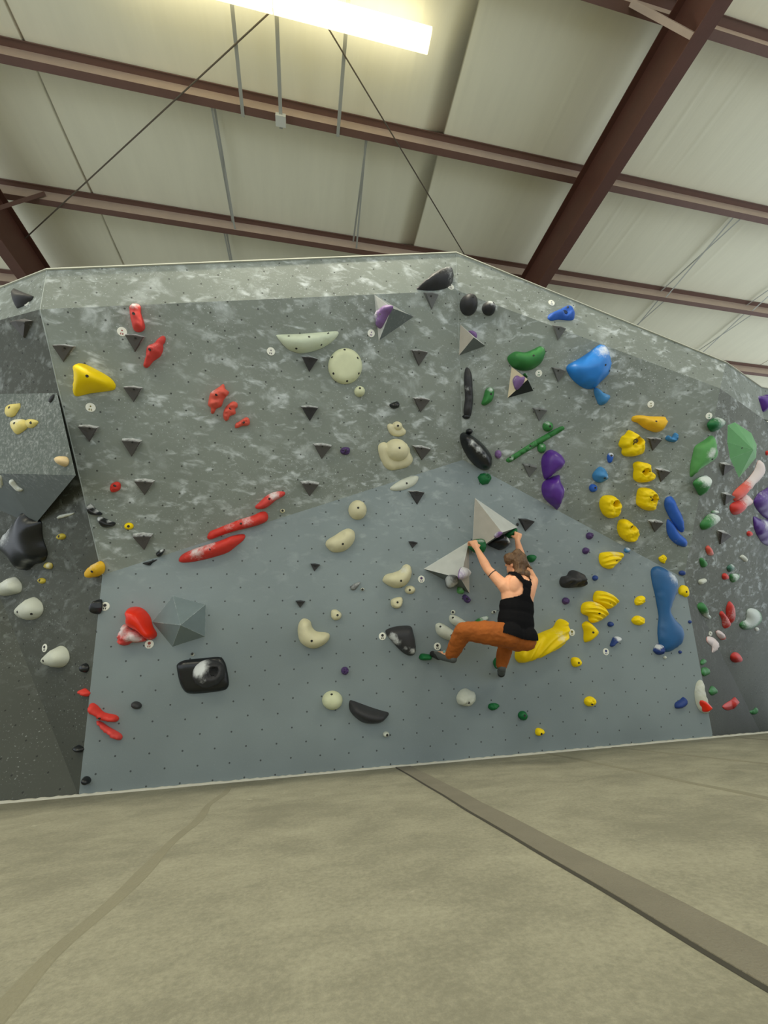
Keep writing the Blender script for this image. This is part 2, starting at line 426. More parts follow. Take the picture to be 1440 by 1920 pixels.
def tube(name, pts, r, mat, parent=None, seg=6, rr=None, cap=True):
    vs, fs = [], []; n = len(pts)
    for i, p in enumerate(pts):
        d = (pts[min(i+1, n-1)]-pts[max(i-1, 0)]).normalized()
        u = d.cross(V(0, 0, 1) if abs(d.z) < .9 else V(1, 0, 0)).normalized(); w = d.cross(u)
        ri = rr[i] if rr else r
        for j in range(seg):
            a = 2*math.pi*j/seg; vs.append(p+(u*math.cos(a)+w*math.sin(a))*ri)
    for i in range(n-1):
        for j in range(seg): fs.append([i*seg+j, i*seg+(j+1) % seg, (i+1)*seg+(j+1) % seg, (i+1)*seg+j])
    if cap: fs += [list(range(seg))[::-1], list(range((n-1)*seg, n*seg))]
    return mk(name, vs, fs, mat, parent, smooth=seg > 6)
def roofp(x, y, dz): return V(x, y, rz(y, dz))
def rodthing(name, a, b2, r, mat, lab, cat, group, seg=6):
    return tag(tube(name, [a, b2], r, mat, seg=seg), lab, cat, group)
def ext(a, b2, ka, kb): return a+(a-b2)*ka, b2+(b2-a)*kb
a, b2 = ext(roofp(-.57, 1.58, -.235), roofp(-4.51, 4.64, -.235), .9, 0)
rodthing('brace_rod', a, b2, .008, M_rod, 'thin diagonal brace rod slanting down left from the strip light', 'rod', 'roof cross-brace rods')
a, b2 = ext(roofp(.08, 1.58, -.235), roofp(2.37, 3.64, -.235), .9, .5)
rodthing('brace_rod', a, b2, .008, M_rod, 'thin diagonal brace rod slanting down right to the peak of the wall top', 'rod', 'roof cross-brace rods')
def angle_bar(name, a, b2, w, mat, lab, cat, group, up=V(0, 0, 1)):
    d = (b2-a).normalized(); s = d.cross(up).normalized(); u2 = s.cross(d).normalized(); t = .003
    prof = [V(0, 0, 0), V(w, 0, 0), V(w, t, 0), V(t, t, 0), V(t, w, 0), V(0, w, 0)]
    vs = [p+s*k.x+u2*k.y for p in (a, b2) for k in prof]
    fs = [[i, (i+1) % 6, (i+1) % 6+6, i+6] for i in range(6)]+[list(range(6))[::-1], list(range(6, 12))]
    return tag(mk(name, vs, fs, mat), lab, cat, group)
g = 'galvanised struts between purlins'
for x, lab in ((-.92, 'galvanised strut hanging behind the strip light, left of the bracketed one'), (.23, 'galvanised strut behind the strip light, rightmost of three')):
    angle_bar('strut', roofp(x, .84, -.22), roofp(x-.02, 2.47, -.22), .04, M_galv, lab, 'strut', g)
st = empty('strut', roofp(-.47, 2.4, -.22)); tag(st, 'galvanised strut with a white clip on the purlin, behind the joint of the strip light', 'strut', g)
prism_ = box(-.49, -.45, .84, 2.5, 0, 0)
vs = [roofp(x, y, dz) for y in (.84, 2.5) for dz in (-.245, -.205) for x in (-.49, -.45)]
BF = [[0, 1, 3, 2], [4, 6, 7, 5], [0, 4, 5, 1], [2, 3, 7, 6], [0, 2, 6, 4], [1, 5, 7, 3]]
mk('channel', vs, BF, M_galv, st)
vs = [roofp(x, y, dz) for y in (2.36, 2.47) for dz in (-.28, -.198) for x in (-.53, -.41)]
mk('clip', vs, BF, plain('white_clip', lin(206, 208, 196), .5), st)
sags = [(-1.28, 0, 'left of centre between the two purlins above the wall'), (.6, 0, 'right of centre between the two purlins above the wall'), (6.55, 0, 'upper right, between the purlins right of the big rafter'),
        (-1.4, 1, 'short stub just above the wall top left of centre'), (6.65, 1, 'meeting the wall top right of the big rafter'), (8.75, 1, 'crossing down to the right end of the wall top'), (8.6, 0, 'at the right frame edge')]
for x, k, lab in sags:
    y0 = 2.37+1.53*k; y1 = y0+1.53
    tp = empty('sag_strap', roofp(x, y0, -.1)); tag(tp, 'pair of crossing grey sag straps, '+lab, 'strap', 'sag straps between purlins')
    for (da, db, dx) in ((-.19, -.03, 0), (-.03, -.19, .05)):
        a = roofp(x, y0+.01, da); b2 = roofp(x+dx, y1+.0, db)
        d = (b2-a).normalized(); s = V(1, 0, 0)*.013; w = V(0, 0, .002)
        mk('strap', [a-s, a+s, b2+s, b2-s, a-s+w, a+s+w, b2+s+w, b2-s+w], [[0, 1, 2, 3], [7, 6, 5, 4], [0, 4, 5, 1], [1, 5, 6, 2], [2, 6, 7, 3], [3, 7, 4, 0]], M_rod if False else M_galv, tp)
g = 'flange braces'
for (xc, y, sgn, lab) in ((3.67, .84, -1, 'long red angle brace crossing the rafter top left of it'), (3.67, .84, 1, 'short red angle brace right of the rafter near the top of the frame'),
                          (3.67, 2.37, 1, 'short red angle brace right of the rafter at mid height'), (3.67, 3.9, 1, 'short red angle brace right of the rafter just above the wall'),
                          (-4.38, 3.9, 1, 'red angle brace at the far left above the left rafter end')):
    ln = .62 if sgn < 0 else (.42 if xc > 0 else .6)
    angle_bar('flange_brace', V(xc+sgn*.05, y-.02, rz(y, -.80)), V(xc+sgn*ln, y-.02, rz(y, -.13)), .05, M_red if xc > 0 else M_redd, lab, 'brace', g)

# ------------------------------------------------------------------ strip lights
M_led, nt, b = newmat('lit_lens'); b.inputs['Base Color'].default_value = (1, .95, .8, 1)
b.inputs['Emission Color'].default_value = (1.0, .86, .52, 1); b.inputs['Emission Strength'].default_value = 6.0
M_body, nt, b = newmat('frosted_light_body'); b.inputs['Base Color'].default_value = (.9, .85, .7, 1); b.inputs['Roughness'].default_value = .4
b.inputs['Emission Color'].default_value = (1.0, .85, .45, 1); b.inputs['Emission Strength'].default_value = 2.2  # body glow set strong to brighten the roof around the fixture
def strip_light(x1, y, n, lab, dz=-.33, power=.78):
    """row of n lit modules, each 1.62 m, ending at x1 on the right"""
    L = 1.62
    root = empty('strip_light', roofp(x1-n*L/2, y, dz)); tag(root, lab, 'light', 'ceiling strip lights')
    z = rz(y, dz)
    for i in range(n):
        xa = x1-(i+1)*L; xb = x1-i*L-.012
        # rounded trough
        prof = [(-.10, 0), (-.088, -.028), (-.06, -.04), (.06, -.04), (.088, -.028), (.10, 0), (.10, .02), (.06, .05), (-.06, .05), (-.10, .02)]
        prism('housing', [(y+p[0], z+p[1]) for p in prof], xa, xb, M_body, root)
        vs, fs = [], []
        for xx, sc in ((xa+.05, .8), (xa+.06, 1), (xb-.06, 1), (xb-.05, .8)):
            for k in range(9):
                t = -1+2*k/8; vs.append(V(xx, y+.072*t*sc, z-.0405-.012*(1-t*t)*sc))
        for r in range(3):
            for k in range(8): fs.append([r*9+k, r*9+k+1, (r+1)*9+k+1, (r+1)*9+k][::-1])
        mk('lens', vs, fs, M_led, root, smooth=True)
        ld = bpy.data.lights.new('lamp', 'AREA'); ld.shape = 'RECTANGLE'; ld.size = L-.15; ld.size_y = .14; ld.energy = LAMP_W*power; ld.color = LAMP_COL
        lo = bpy.data.objects.new('lamp', ld); link(lo); lo.location = (( xa+xb)/2, y, z-.07)
        MW[lo.name] = Matrix.Translation(lo.location); setpar(lo, root)
        # weak fill lamp added above the body to brighten the roof
        ld = bpy.data.lights.new('roof_fill_lamp', 'AREA'); ld.shape = 'RECTANGLE'; ld.size = L-.15; ld.size_y = .14; ld.energy = LAMP_W*.03; ld.color = LAMP_COL
        lo = bpy.data.objects.new('roof_fill_lamp', ld); link(lo); lo.location = ((xa+xb)/2, y, z+.07)
        MW[lo.name] = Matrix.Translation(lo.location); setpar(lo, root); lo.rotation_euler = (math.pi, 0, 0)
    for xx in (x1-n*L+.3, x1-.75, x1-L):
        tube('hanger', [V(xx, y, z+.05), V(xx, y, z+.3)], .004, M_galv, root)
strip_light(1.13, 1.44, 2, 'bright warm strip light crossing the ceiling at the top of the frame', power=1.55)
strip_light(-4.0, 1.44, 1, 'lit strip light further left in the same row, out of frame')
strip_light(-1.0, -2.2, 2, 'added strip light overhead behind the camera, unseen, for its light')  # unseen fixture, added like the next two to supply light
strip_light(6.5, -1.2, 2, 'added strip light high to the right, out of frame, for its light')
strip_light(-5.6, -2.2, 2, 'added strip light overhead to the left, out of frame, for its light')
# ------------------------------------------------------------------ hold builders
CR = dict(a=(0, 480, 4.8), b=(200, 540, 4.8), c=(480, 540, 4.8), d=(680, 460, 4.8), e=(900, 540, 4.8), f=(1140, 700, 4.8), g=(0, 740, 4.8), h=(0, 980, 4.8),
          D1=(120, 1080, 4.235), D2=(300, 860, 4.8), D3=(520, 780, 4.8), D4=(500, 1020, 4.8), D5=(760, 900, 4.8), D6=(840, 780, 4.8), D7=(1040, 980, 4.8), D8=(1180, 1080, 5.54),
          E5=(780, 1240, 4.8), G2=(1280, 740, 9), G3=(1280, 880, 9), G4=(1280, 1020, 9), G6=(1080, 780, 7.2), G7=(0, 1200, 6), G8=(0, 860, 8), P=(0, 0, 1))
def px(cr, p): o = CR[cr]; return (o[0]+p[0]/o[2], o[1]+p[1]/o[2])
def ell(cx, cy, rx, ry, rot=0, n=14):
    r = math.radians(rot)
    return [(cx+rx*math.cos(t)*math.cos(r)-ry*math.sin(t)*math.sin(r), cy+rx*math.cos(t)*math.sin(r)+ry*math.sin(t)*math.cos(r)) for t in [2*math.pi*i/n for i in range(n)]]
def catmull(pts, n):
    k = len(pts); out = []
    for i in range(k):
        p0, p1, p2, p3 = pts[i-1], pts[i], pts[(i+1) % k], pts[(i+2) % k]
        m = max(1, round(n/k))
        for j in range(m):
            t = j/m
            out.append(.5*((2*p1)+(p2-p0)*t+(2*p0-5*p1+4*p2-p3)*t*t+(3*p1-p0-3*p2+p3)*t**3))
    return out
def add_bolt(o, x, y, r=.009, name='bolt_hole', mat=None):
    me = o.data; d = ray(x, y).normalized()
    bv = BVHTree.FromPolygons([v.co+o.location for v in me.vertices], [list(p.vertices) for p in me.polygons])
    loc, nor, idx, dist = bv.ray_cast(CAMV, d)
    if loc is None: return
    if nor.dot(d) > 0: nor = -nor
    u = nor.orthogonal().normalized(); w = nor.cross(u)
    vs = [loc+(u*math.cos(t)+w*math.sin(t))*r*k+nor*h for k, h in ((1.35, -.003), (1.15, .0022), (.9, .0008)) for t in [2*math.pi*i/10 for i in range(10)]]
    fs = [[a*10+i, a*10+(i+1) % 10, (a+1)*10+(i+1) % 10, (a+1)*10+i] for a in (0, 1) for i in range(10)]+[list(range(20, 30))]
    mk(name, vs, fs, mat or M_bolt, o)
CNT = [0]
def hold(cr, pts, col, h, label, name='climbing_hold', w=None, chalk=None, base=.12, bolts=(), pocket=None, ridges=None, rock=0, flat=False, group=None,
         grid=None, tilt=(0, 0), parent=None, part=None, lift=0, smooth=2, sharp=False, cat='climbing hold', power=.5):
    CNT[0] += 1
    P2 = [px(cr, p) for p in pts]
    cx = sum(p[0] for p in P2)/len(P2); cy = sum(p[1] for p in P2)/len(P2)
    O, n = hit(cx, cy)
    u = V(0, 0, 1).cross(n).normalized(); v = n.cross(u).normalized()
    if O.x > 4.0 or O.x < -1.95: h *= .62
    def loc(p):
        Q = on_plane(p[0], p[1], O, n); return Vector(((Q-O).dot(u), (Q-O).dot(v)))
    out = [loc(p) for p in P2]
    if not sharp: out = catmull(out, 40)
    else:
        o2 = []
        for i in range(len(out)):
            for t in (0, .34, .67): o2.append(out[i].lerp(out[(i+1) % len(out)], t))
        out = o2
    xs_ = [p.x for p in out]; ys_ = [p.y for p in out]; size = max(max(xs_)-min(xs_), max(ys_)-min(ys_))
    step = grid or size/15
    E = np.array([[p.x, p.y] for p in out]); E2 = np.roll(E, -1, 0)
    def dist(p):
        dd = E2-E; t = np.clip(((p-E)*dd).sum(1)/np.maximum((dd*dd).sum(1), 1e-12), 0, 1)
        return np.sqrt((((E+dd*t[:, None])-p)**2).sum(1)).min()
    def inside(p):
        c = False
        for (x1, y1), (x2, y2) in zip(E, E2):
            if (y1 > p[1]) != (y2 > p[1]) and p[0] < (x2-x1)*(p[1]-y1)/(y2-y1)+x1: c = not c
        return c
    pin = []; row = 0
    y = min(ys_)
    while y < max(ys_):
        x = min(xs_)+(step/2 if row % 2 else 0)
        while x < max(xs_):
            if inside((x, y)) and dist(np.array([x, y])) > step*.42: pin.append(Vector((x, y)))
            x += step
        y += step*.87; row += 1
    # inset ring keeps the rolled edge round
    allp = out+pin; k = len(out)
    rv, re, rf, *_ = delaunay_2d_cdt(allp, [(i, (i+1) % k) for i in range(k)], [], 1, 1e-6)
    rv = [Vector(p) for p in rv]
    ds = np.array([dist(np.array(p)) for p in rv]); ds[ds < 1e-5] = 0
    dm = max(ds.max(), 1e-4); W_ = w or dm
    t = np.clip(ds/W_, 0, 1)
    hh = h*(1-(1-t)**2)**power
    # smooth the medial crease
    nb = [set() for _ in rv]
    for f_ in rf:
        for i in range(len(f_)): nb[f_[i]].add(f_[(i+1) % len(f_)]); nb[f_[(i+1) % len(f_)]].add(f_[i])
    for _ in range(smooth):
        h2 = hh.copy()
        for i in range(len(rv)):
            if ds[i] > 0 and nb[i]: h2[i] = .5*hh[i]+.5*np.mean([hh[j] for j in nb[i]])
        hh = h2
    if smooth: hh *= h/max(hh.max(), 1e-5)
    half = size/2; ch = np.full(len(rv), float(base)); sd = CNT[0]*3.7
    cpts = []
    for c_ in (chalk or []):
        q_ = px(cr, c_[:2]); r_ = c_[2]/CR[cr][2]
        a = loc(q_); b2 = loc((q_[0]+r_, q_[1])); cpts.append((a, (a-b2).length, c_[3] if len(c_) > 3 else 1))
    pk = []
    for c_ in (pocket or []):
        q_ = px(cr, c_[:2]); a = loc(q_); b2 = loc((q_[0]+c_[2]/CR[cr][2], q_[1])); pk.append((a, (a-b2).length, c_[3]))
    for i, p in enumerate(rv):
        if ds[i] > 0:
            hh[i] *= 1+tilt[0]*p.x/half+tilt[1]*p.y/half
            if rock: hh[i] += rock*noise.noise(V(p.x*3/half, p.y*3/half, sd))*h*min(1, t[i]*3)+rock*.6*noise.noise(V(p.x*8/half, p.y*8/half, sd+5))*h*min(1, t[i]*3)
            if ridges:
                an, num, amp = ridges; an = math.radians(an)
                ph = (p.x*math.cos(an)+p.y*math.sin(an))/half
                if len(ridges if isinstance(ridges, tuple) else ()) and num > 0: ph += .25*(p.x*math.sin(an)-p.y*math.cos(an))**2/half**2
                hh[i] += amp*math.cos(ph*math.pi*num)*min(1, t[i]*2.5)
            for a, r_, dep in pk:
                dd = (p-a).length/r_
                if dd < 1.15: hh[i] -= dep*1.3*(1 if dd < .85 else max(0, (1.15-dd)/.3))
                elif dd < 1.7: hh[i] += dep*.08
            hh[i] = max(hh[i], .003)
        ch[i] += .10*max(0, p.y/half)
        for a, r_, s in cpts: ch[i] += s*math.exp(-((p-a).length/r_)**2)
    # the outline read from the photograph is the bulging body's, so the foot on the wall sits back from it
    vd = (CAMV-O).normalized(); O = O+(vd/vd.dot(n)-n)*(h*.45+lift)
    toW = lambda p, z: O+u*p.x+v*p.y+n*(z+lift)
    vs = [toW(p, hh[i]+(.006 if ds[i] == 0 else .006)) for i, p in enumerate(rv)]
    fs = []
    for f_ in rf:
        a = rv[f_[0]]; s = (rv[f_[1]]-a).cross(rv[f_[2]]-a)
        fs.append(list(f_) if s > 0 else list(f_)[::-1])
    bi = [i for i in range(len(rv)) if ds[i] == 0]
    if len(bi) >= k:
        b0 = len(vs); vs += [toW(p, -.004) for p in out]; ch = np.append(ch, [base]*k)
        # skirt: outline verts come back first and in order
        ar = sum(out[i].cross(out[(i+1) % k]) for i in range(k))
        for i in range(k):
            qd = [i, (i+1) % k, b0+(i+1) % k, b0+i]
            fs.append(qd[::-1] if ar > 0 else qd)
        fs.append([b0+i for i in range(k)][::-1 if ar > 0 else 1])
    if part: o = mk(part, vs, fs, HM[col], parent, smooth=not flat, attr=ch)
    else:
        o = mk(name, vs, fs, HM[col], smooth=not flat, attr=ch, origin=O)
        tag(o, label, cat, group)
    for bq in bolts: add_bolt(o, *px(cr, bq))
    for c_ in (pocket or []):
        if c_[3] >= .03: add_bolt(o, *px(cr, c_[:2]), r=.62*c_[2]/CR[cr][2]/215, name='pocket', mat=plain('shaded_'+col, tuple(k*.10 for k in POCK.get(col, (.5, .5, .5))), .8))  # near-black disc: the shade inside the pocket is put in as colour
    return o
POCK = dict(yellow=(.9, .6, .03), midblue=(.1, .3, .8), dark=(.1, .1, .1))
def volume(cr, base, apex, h, mat, label, faces=None, sharp=True, bolts=(), name='wall_volume', register=True, chalk=.08, mats=None, cat='climbing volume', group='angular volumes'):
    """flat-sided box: base corners lie on the wall, apex stands out by h towards the viewer's side"""
    B2 = [px(cr, p) for p in base]; ap = px(cr, apex)
    cx = sum(p[0] for p in B2)/len(B2); cy = sum(p[1] for p in B2)/len(B2)
    O, n = hit(cx, cy)
    bp = [on_plane(*p, O, n) for p in B2]
    A = on_plane(*ap, O, n); d = (CAMV-A).normalized(); A = A+d*(h/d.dot(n))
    k = len(bp); ctr = sum(bp, Vector())/k
    fs = [[i, (i+1) % k, k] for i in range(k)]
    ar = (bp[1]-bp[0]).cross(bp[2]-bp[0]).dot(n)
    if ar < 0: fs = [f_[::-1] for f_ in fs]
    vs = bp+[A]
    # bevelled: inset copies give slightly rounded, chalk-worn edges
    me_v, me_f, att = [], [], []
    for f_ in fs:
        P3 = [vs[i] for i in f_]; c3 = sum(P3, Vector())/3
        b0 = len(me_v)
        me_v += P3; att += [chalk+.55]*3
        e = .95; me_v += [c3+(p-c3)*e for p in P3]; att += [chalk]*3
        me_f += [[b0+3, b0+4, b0+5]]+[[b0+i, b0+(i+1) % 3, b0+3+(i+1) % 3, b0+3+i] for i in range(3)]
    b0 = len(me_v); me_v += [p-n*.003 for p in bp]; att += [chalk]*k
    me_f.append([b0+i for i in range(k)][::-1 if ar > 0 else 1])
    fm = None; ml = [HM[mat]]
    if mats:
        ml = [HM[m] for m in mats]; fm = []
        for i in range(k): fm += [i % len(ml)]*4
        fm.append(0)
    o = mk(name, me_v, me_f, HM[mat], attr=att, origin=O, mats=ml, fm=fm)
    tag(o, label, cat, group)
    if register:
        for f_ in fs:
            P3 = [vs[i] for i in f_]; nn = (P3[1]-P3[0]).cross(P3[2]-P3[0]).normalized()
            if nn.dot(n) < 0: nn = -nn; P3 = P3[::-1]
            FAC.append((P3, nn))
    for bq in bolts: add_bolt(o, *px(cr, bq), r=.007)
    return o
def tri(cr, tl, tr, bt, label, h=.055, mat='tri', small=False, chalked=1.0, bolt=True):
    if mat == 'grey': chalked *= .6
    p = [px(cr, c_) for c_ in (tl, tr, bt)]
    cx = sum(c_[0] for c_ in p)/3; cy = sum(c_[1] for c_ in p)/3
    O, n = hit(cx, cy)
    TLp, TRp, BTp = [on_plane(*c_, O, n) for c_ in p]
    mid = (TLp+TRp)/2; dn = (BTp-mid); wv = TRp-TLp; hd = dn.length
    up = -dn.normalized()*(.07*wv.length)
    a = [TLp, mid+up*.9, TRp, BTp]
    lipL = TLp+wv*.07+dn*.10+n*h*.80; lipR = TRp-wv*.07+dn*.10+n*h*.80; lipM = mid+dn*.09+n*h+up*.3
    lip2L = lipL+dn*.05+n*.004; lip2R = lipR+dn*.05+n*.004; lip2M = lipM+dn*.06+n*.005
    b_l = BTp+n*.012-dn*.04; 
    keel = mid+dn*.45+n*h*.66
    vs = [TLp, mid+up, TRp, BTp, lipL, lipM, lipR, lip2L, lip2M, lip2R, b_l, keel]
    fs = [[0, 4, 5, 1], [1, 5, 6, 2], [4, 7, 8, 5], [5, 8, 9, 6], [7, 10, 11], [7, 11, 8], [8, 11, 9], [9, 11, 10], [0, 3, 10], [0, 10, 7, 4], [2, 10, 3], [2, 6, 9, 10], [0, 1, 2, 3]]
    at_ = [.85*chalked, .8*chalked, .85*chalked, .05, .6*chalked, .6*chalked, .6*chalked, .12, .12, .12, .05, .08]
    o = mk('triangular_hold', vs, fs, HM[mat], attr=at_, origin=O)
    me = o.data; bm = bmesh.new(); bm.from_mesh(me); bmesh.ops.recalc_face_normals(bm, faces=bm.faces); bm.to_mesh(me); bm.free()
    tag(o, label, 'climbing hold', 'small triangular ledges' if small else 'dark triangular ledges')
    if bolt and not small: add_bolt(o, cx+.5, cy-.10*(p[2][1]-cy)-3, r=.007)
    return o
def route_tag(x, y, label, ink=(.03, .03, .03), r=.036, dot=.011):
    O, n = hit(x, y); u = V(0, 0, 1).cross(n).normalized(); v = n.cross(u).normalized()
    def disc(name, c, r0, z0, z1, mat, par=None, seg=20):
        vs = [c+(u*math.cos(t)+v*math.sin(t))*rr+n*z for rr, z in ((r0, z0), (r0, z1*.7+z0*.3), (r0*.93, z1)) for t in [2*math.pi*i/seg for i in range(seg)]]
        fs = [[a*seg+i, a*seg+(i+1) % seg, (a+1)*seg+(i+1) % seg, (a+1)*seg+i] for a in (0, 1) for i in range(seg)]+[list(range(2*seg, 3*seg)), list(range(seg))[::-1]]
        return mk(name, vs, fs, mat, par, origin=c)
    key = 'ink_%d_%d_%d' % tuple(int(c*255) for c in ink)
    o = disc('route_tag', O, r, 0, .004, M_tag)
    tag(o, label, 'route tag', 'round route tags')
    disc('screw', O+v*r*.25, dot, .004, .0065, plain(key, ink, .5), o, 12)
    for s in (-1, 1):       # two small printed characters
        c = O-v*r*.48+u*r*.2*s
        vs = [c+u*a*r*.13+v*b2*r*.2+n*.0045 for a, b2 in ((-1, -1), (1, -1), (1, -.4), (-.2, -.2), (1, .3), (1, 1), (-1, 1))]
        mk('printed_mark', vs, [list(range(7))], plain(key, ink, .5), o)
    return o
M_tag = plain('white_plastic_disc', lin(236, 236, 222), .45)
# ------------------------------------------------------------------ volumes first (holds sit on them)
volume('D1', [(865, 157), (1125, 225), (1120, 480), (860, 562), (700, 365)], (925, 390), .26, 'volblue', 'grey faceted pentagon volume low on the smooth panel, right of the scarlet shell', chalk=.1)
volume('d', [(105, 445), (465, 640), (145, 860)], (262, 560), .20, 'voldark', 'dark grey pyramid volume near the wall top with a purple hold on its left face', mats=['voldark', 'voldark', 'volgrey'], chalk=.3)  # left face paler: the light on it is put into its colour
volume('d', [(880, 712), (1105, 905), (865, 992)], (1000, 828), .16, 'volgrey', 'pale grey pyramid volume on the central crease with lilac hold behind it', mats=['volgrey', 'voldark', 'volbeige'], chalk=.1)  # slate lower face: its shade is put into the colour
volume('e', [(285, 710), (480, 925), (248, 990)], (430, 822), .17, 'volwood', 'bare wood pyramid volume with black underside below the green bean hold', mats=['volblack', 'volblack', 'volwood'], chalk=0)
volume('D5', [(625, 160), (1012, 425), (600, 660)], (872, 472), .34, 'volgrey', 'large warm grey pyramid volume above the climber, between her hands', mats=['volgrey', 'voldark', 'volbeige'], chalk=.15)  # lit faces pale, underside dark: light and shade set by face colour
volume('D5', [(165, 800), (572, 553), (577, 1020)], (497, 885), .30, 'volgrey', 'large pale grey pyramid volume left of the climber under her left hand', mats=['volgrey', 'volbeige', 'voldark'], chalk=.15)  # pale lit faces and a slate underside, shade painted in
# big wedge on the left side wall: sloped face and dark underside
def wedge():
    O, n = hit(70, 800)
    pt = lambda x, y, h: (lambda A, d: A+d*(h/d.dot(n)))(on_plane(x, y, O, n), (CAMV-on_plane(x, y, O, n)).normalized())
    a, b2 = pt(-30, 739, .0), pt(107, 737, .0)
    e_ = pt(5, 888, .22); pl = plane3(a, b2, e_)
    c_ = on_plane(142, 891, *pl); e2 = on_plane(-60, 886, *pl)
    f_ = pt(64, 985, 0); g_ = pt(-60, 930, 0)
    vs = [a, b2, c_, e_, e2, f_, g_]
    fs = [[0, 3, 1], [1, 3, 2], [0, 4, 3], [3, 5, 2], [3, 4, 6, 5], [1, 2, 5], [0, 1, 5, 6, 4]]
    att = [.6, .75, .6, .7, .6, .1, .1]
    vv, ff, aa = [], [], []
    for f0 in fs[:-1]:
        b0 = len(vv); vv += [vs[i] for i in f0]; aa += [att[i]*.6 for i in f0]; ff.append([b0+i for i in range(len(f0))])
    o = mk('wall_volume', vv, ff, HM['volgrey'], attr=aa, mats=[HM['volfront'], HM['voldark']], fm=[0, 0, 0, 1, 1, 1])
    tag(o, 'large dark grey wedge volume at the left edge with three pale yellow holds on it', 'climbing volume', 'angular volumes')
    for f0 in fs[:-1]:
        P3 = [vs[i] for i in f0]; nn = (P3[1]-P3[0]).cross(P3[2]-P3[0]).normalized()
        if nn.dot(CAMV-P3[0]) < 0: nn = -nn; P3 = P3[::-1]
        FAC.append((P3, nn))
wedge()
S4 = [(.5, 0)]
# ------------------------------------------------------------------ dark triangular ledges
T = tri
T('a', (145, 582), (298, 582), (225, 740), 'dark triangular ledge at the left edge below the charcoal pointed hold', chalked=.6)
T('a', (485, 798), (685, 812), (572, 955), 'dark triangular ledge just above the big yellow wedge hold')
T('a', (1130, 703), (1308, 725), (1215, 865), 'dark triangular ledge between the ribbed red hold and the red diamond hold')
T('b', (155, 885), (330, 895), (243, 1028), 'dark triangular ledge right of the big yellow wedge hold')
T('g', (712, 272), (895, 288), (805, 425), 'dark triangular ledge below the yellowish route tag')
T('g', (1100, 395), (1282, 410), (1185, 558), 'dark triangular ledge above left of a whitish streak, second up from the red pebble')
T('g', (1212, 760), (1396, 770), (1302, 905), 'dark triangular ledge right of the small red pebble')
T('g', (1195, 1250), (1380, 1250), (1298, 1398), 'dark triangular ledge right of the small yellow ring, low by the panel edge')
T('c', (405, 612), (560, 635), (480, 755), 'dark triangular ledge directly under the pale crescent hold', mat='dark')
T('c', (400, 1062), (560, 1070), (485, 1198), 'dark triangular ledge in the middle, second below the pale crescent', mat='dark')
T('D3', (320, 247), (490, 260), (400, 388), 'dark triangular ledge left of the tiny purple hold')
T('D3', (205, 587), (378, 598), (290, 724), 'dark triangular ledge right of the upper red slug hold')
T('D3', (1210, 262), (1375, 288), (1300, 398), 'dark triangular ledge tucked right of the big cream double ball')
T('D3', (1175, 675), (1320, 685), (1258, 800), 'dark triangular ledge on the smooth panel under the thin pale blade hold', mat='dark')
T('d', (430, 940), (580, 958), (505, 1088), 'dark triangular ledge below the dark pyramid volume with purple hold')
T('d', (545, 425), (672, 440), (620, 580), 'greyish triangular ledge right under the wall top seam beside the route tag', mat='grey')
T('d', (445, 1368), (600, 1384), (520, 1505), 'dark triangular ledge above the small cream double, near the central crease')
T('e', (650, 335), (765, 362), (700, 474), 'two-tone triangular ledge below the small blue hollow hold', mat='grey')
T('e', (640, 712), (765, 740), (700, 850), 'triangular ledge left of the big bright blue hold', mat='grey')
T('e', (470, 1078), (597, 1092), (530, 1200), 'triangular ledge above the green ball and stick', mat='grey')
T('D6', (665, 425), (797, 450), (730, 552), 'triangular ledge left of the upper purple shell', mat='grey')
T('D6', (630, 922), (768, 945), (695, 1040), 'black triangular ledge on the smooth panel right of the climber hands', mat='dark', chalked=.1)
T('G6', (950, 290), (1135, 300), (1030, 470), 'triangular ledge right of the topmost yellow pocket hold')
T('G6', (1065, 705), (1248, 735), (1140, 892), 'triangular ledge right of the second yellow pocket hold')
T('f', (352, 1318), (482, 1328), (418, 1428), 'triangular ledge left of the long blue double fin')
T('G2', (620, 1148), (812, 1195), (672, 1368), 'triangular ledge between the two big green holds at the right')
T('G3', (650, 392), (825, 440), (695, 608), 'triangular ledge right of the small green cone')
T('G3', (580, 1025), (765, 1090), (620, 1268), 'triangular ledge below the pale green slanted hold')
T('D3', (1180, 1128), (1262, 1138), (1214, 1190), 'tiny black triangular foothold right of the cream bean, nearest the pale volume', .03, 'dark', True, .2)
T('D3', (297, 1328), (386, 1338), (333, 1397), 'tiny black triangular foothold below left of the cream bean', .03, 'dark', True, .2)
T('D4', (260, 510), (348, 514), (300, 574), 'tiny black triangular foothold above the cream boomerang', .03, 'dark', True, .2)

H = hold
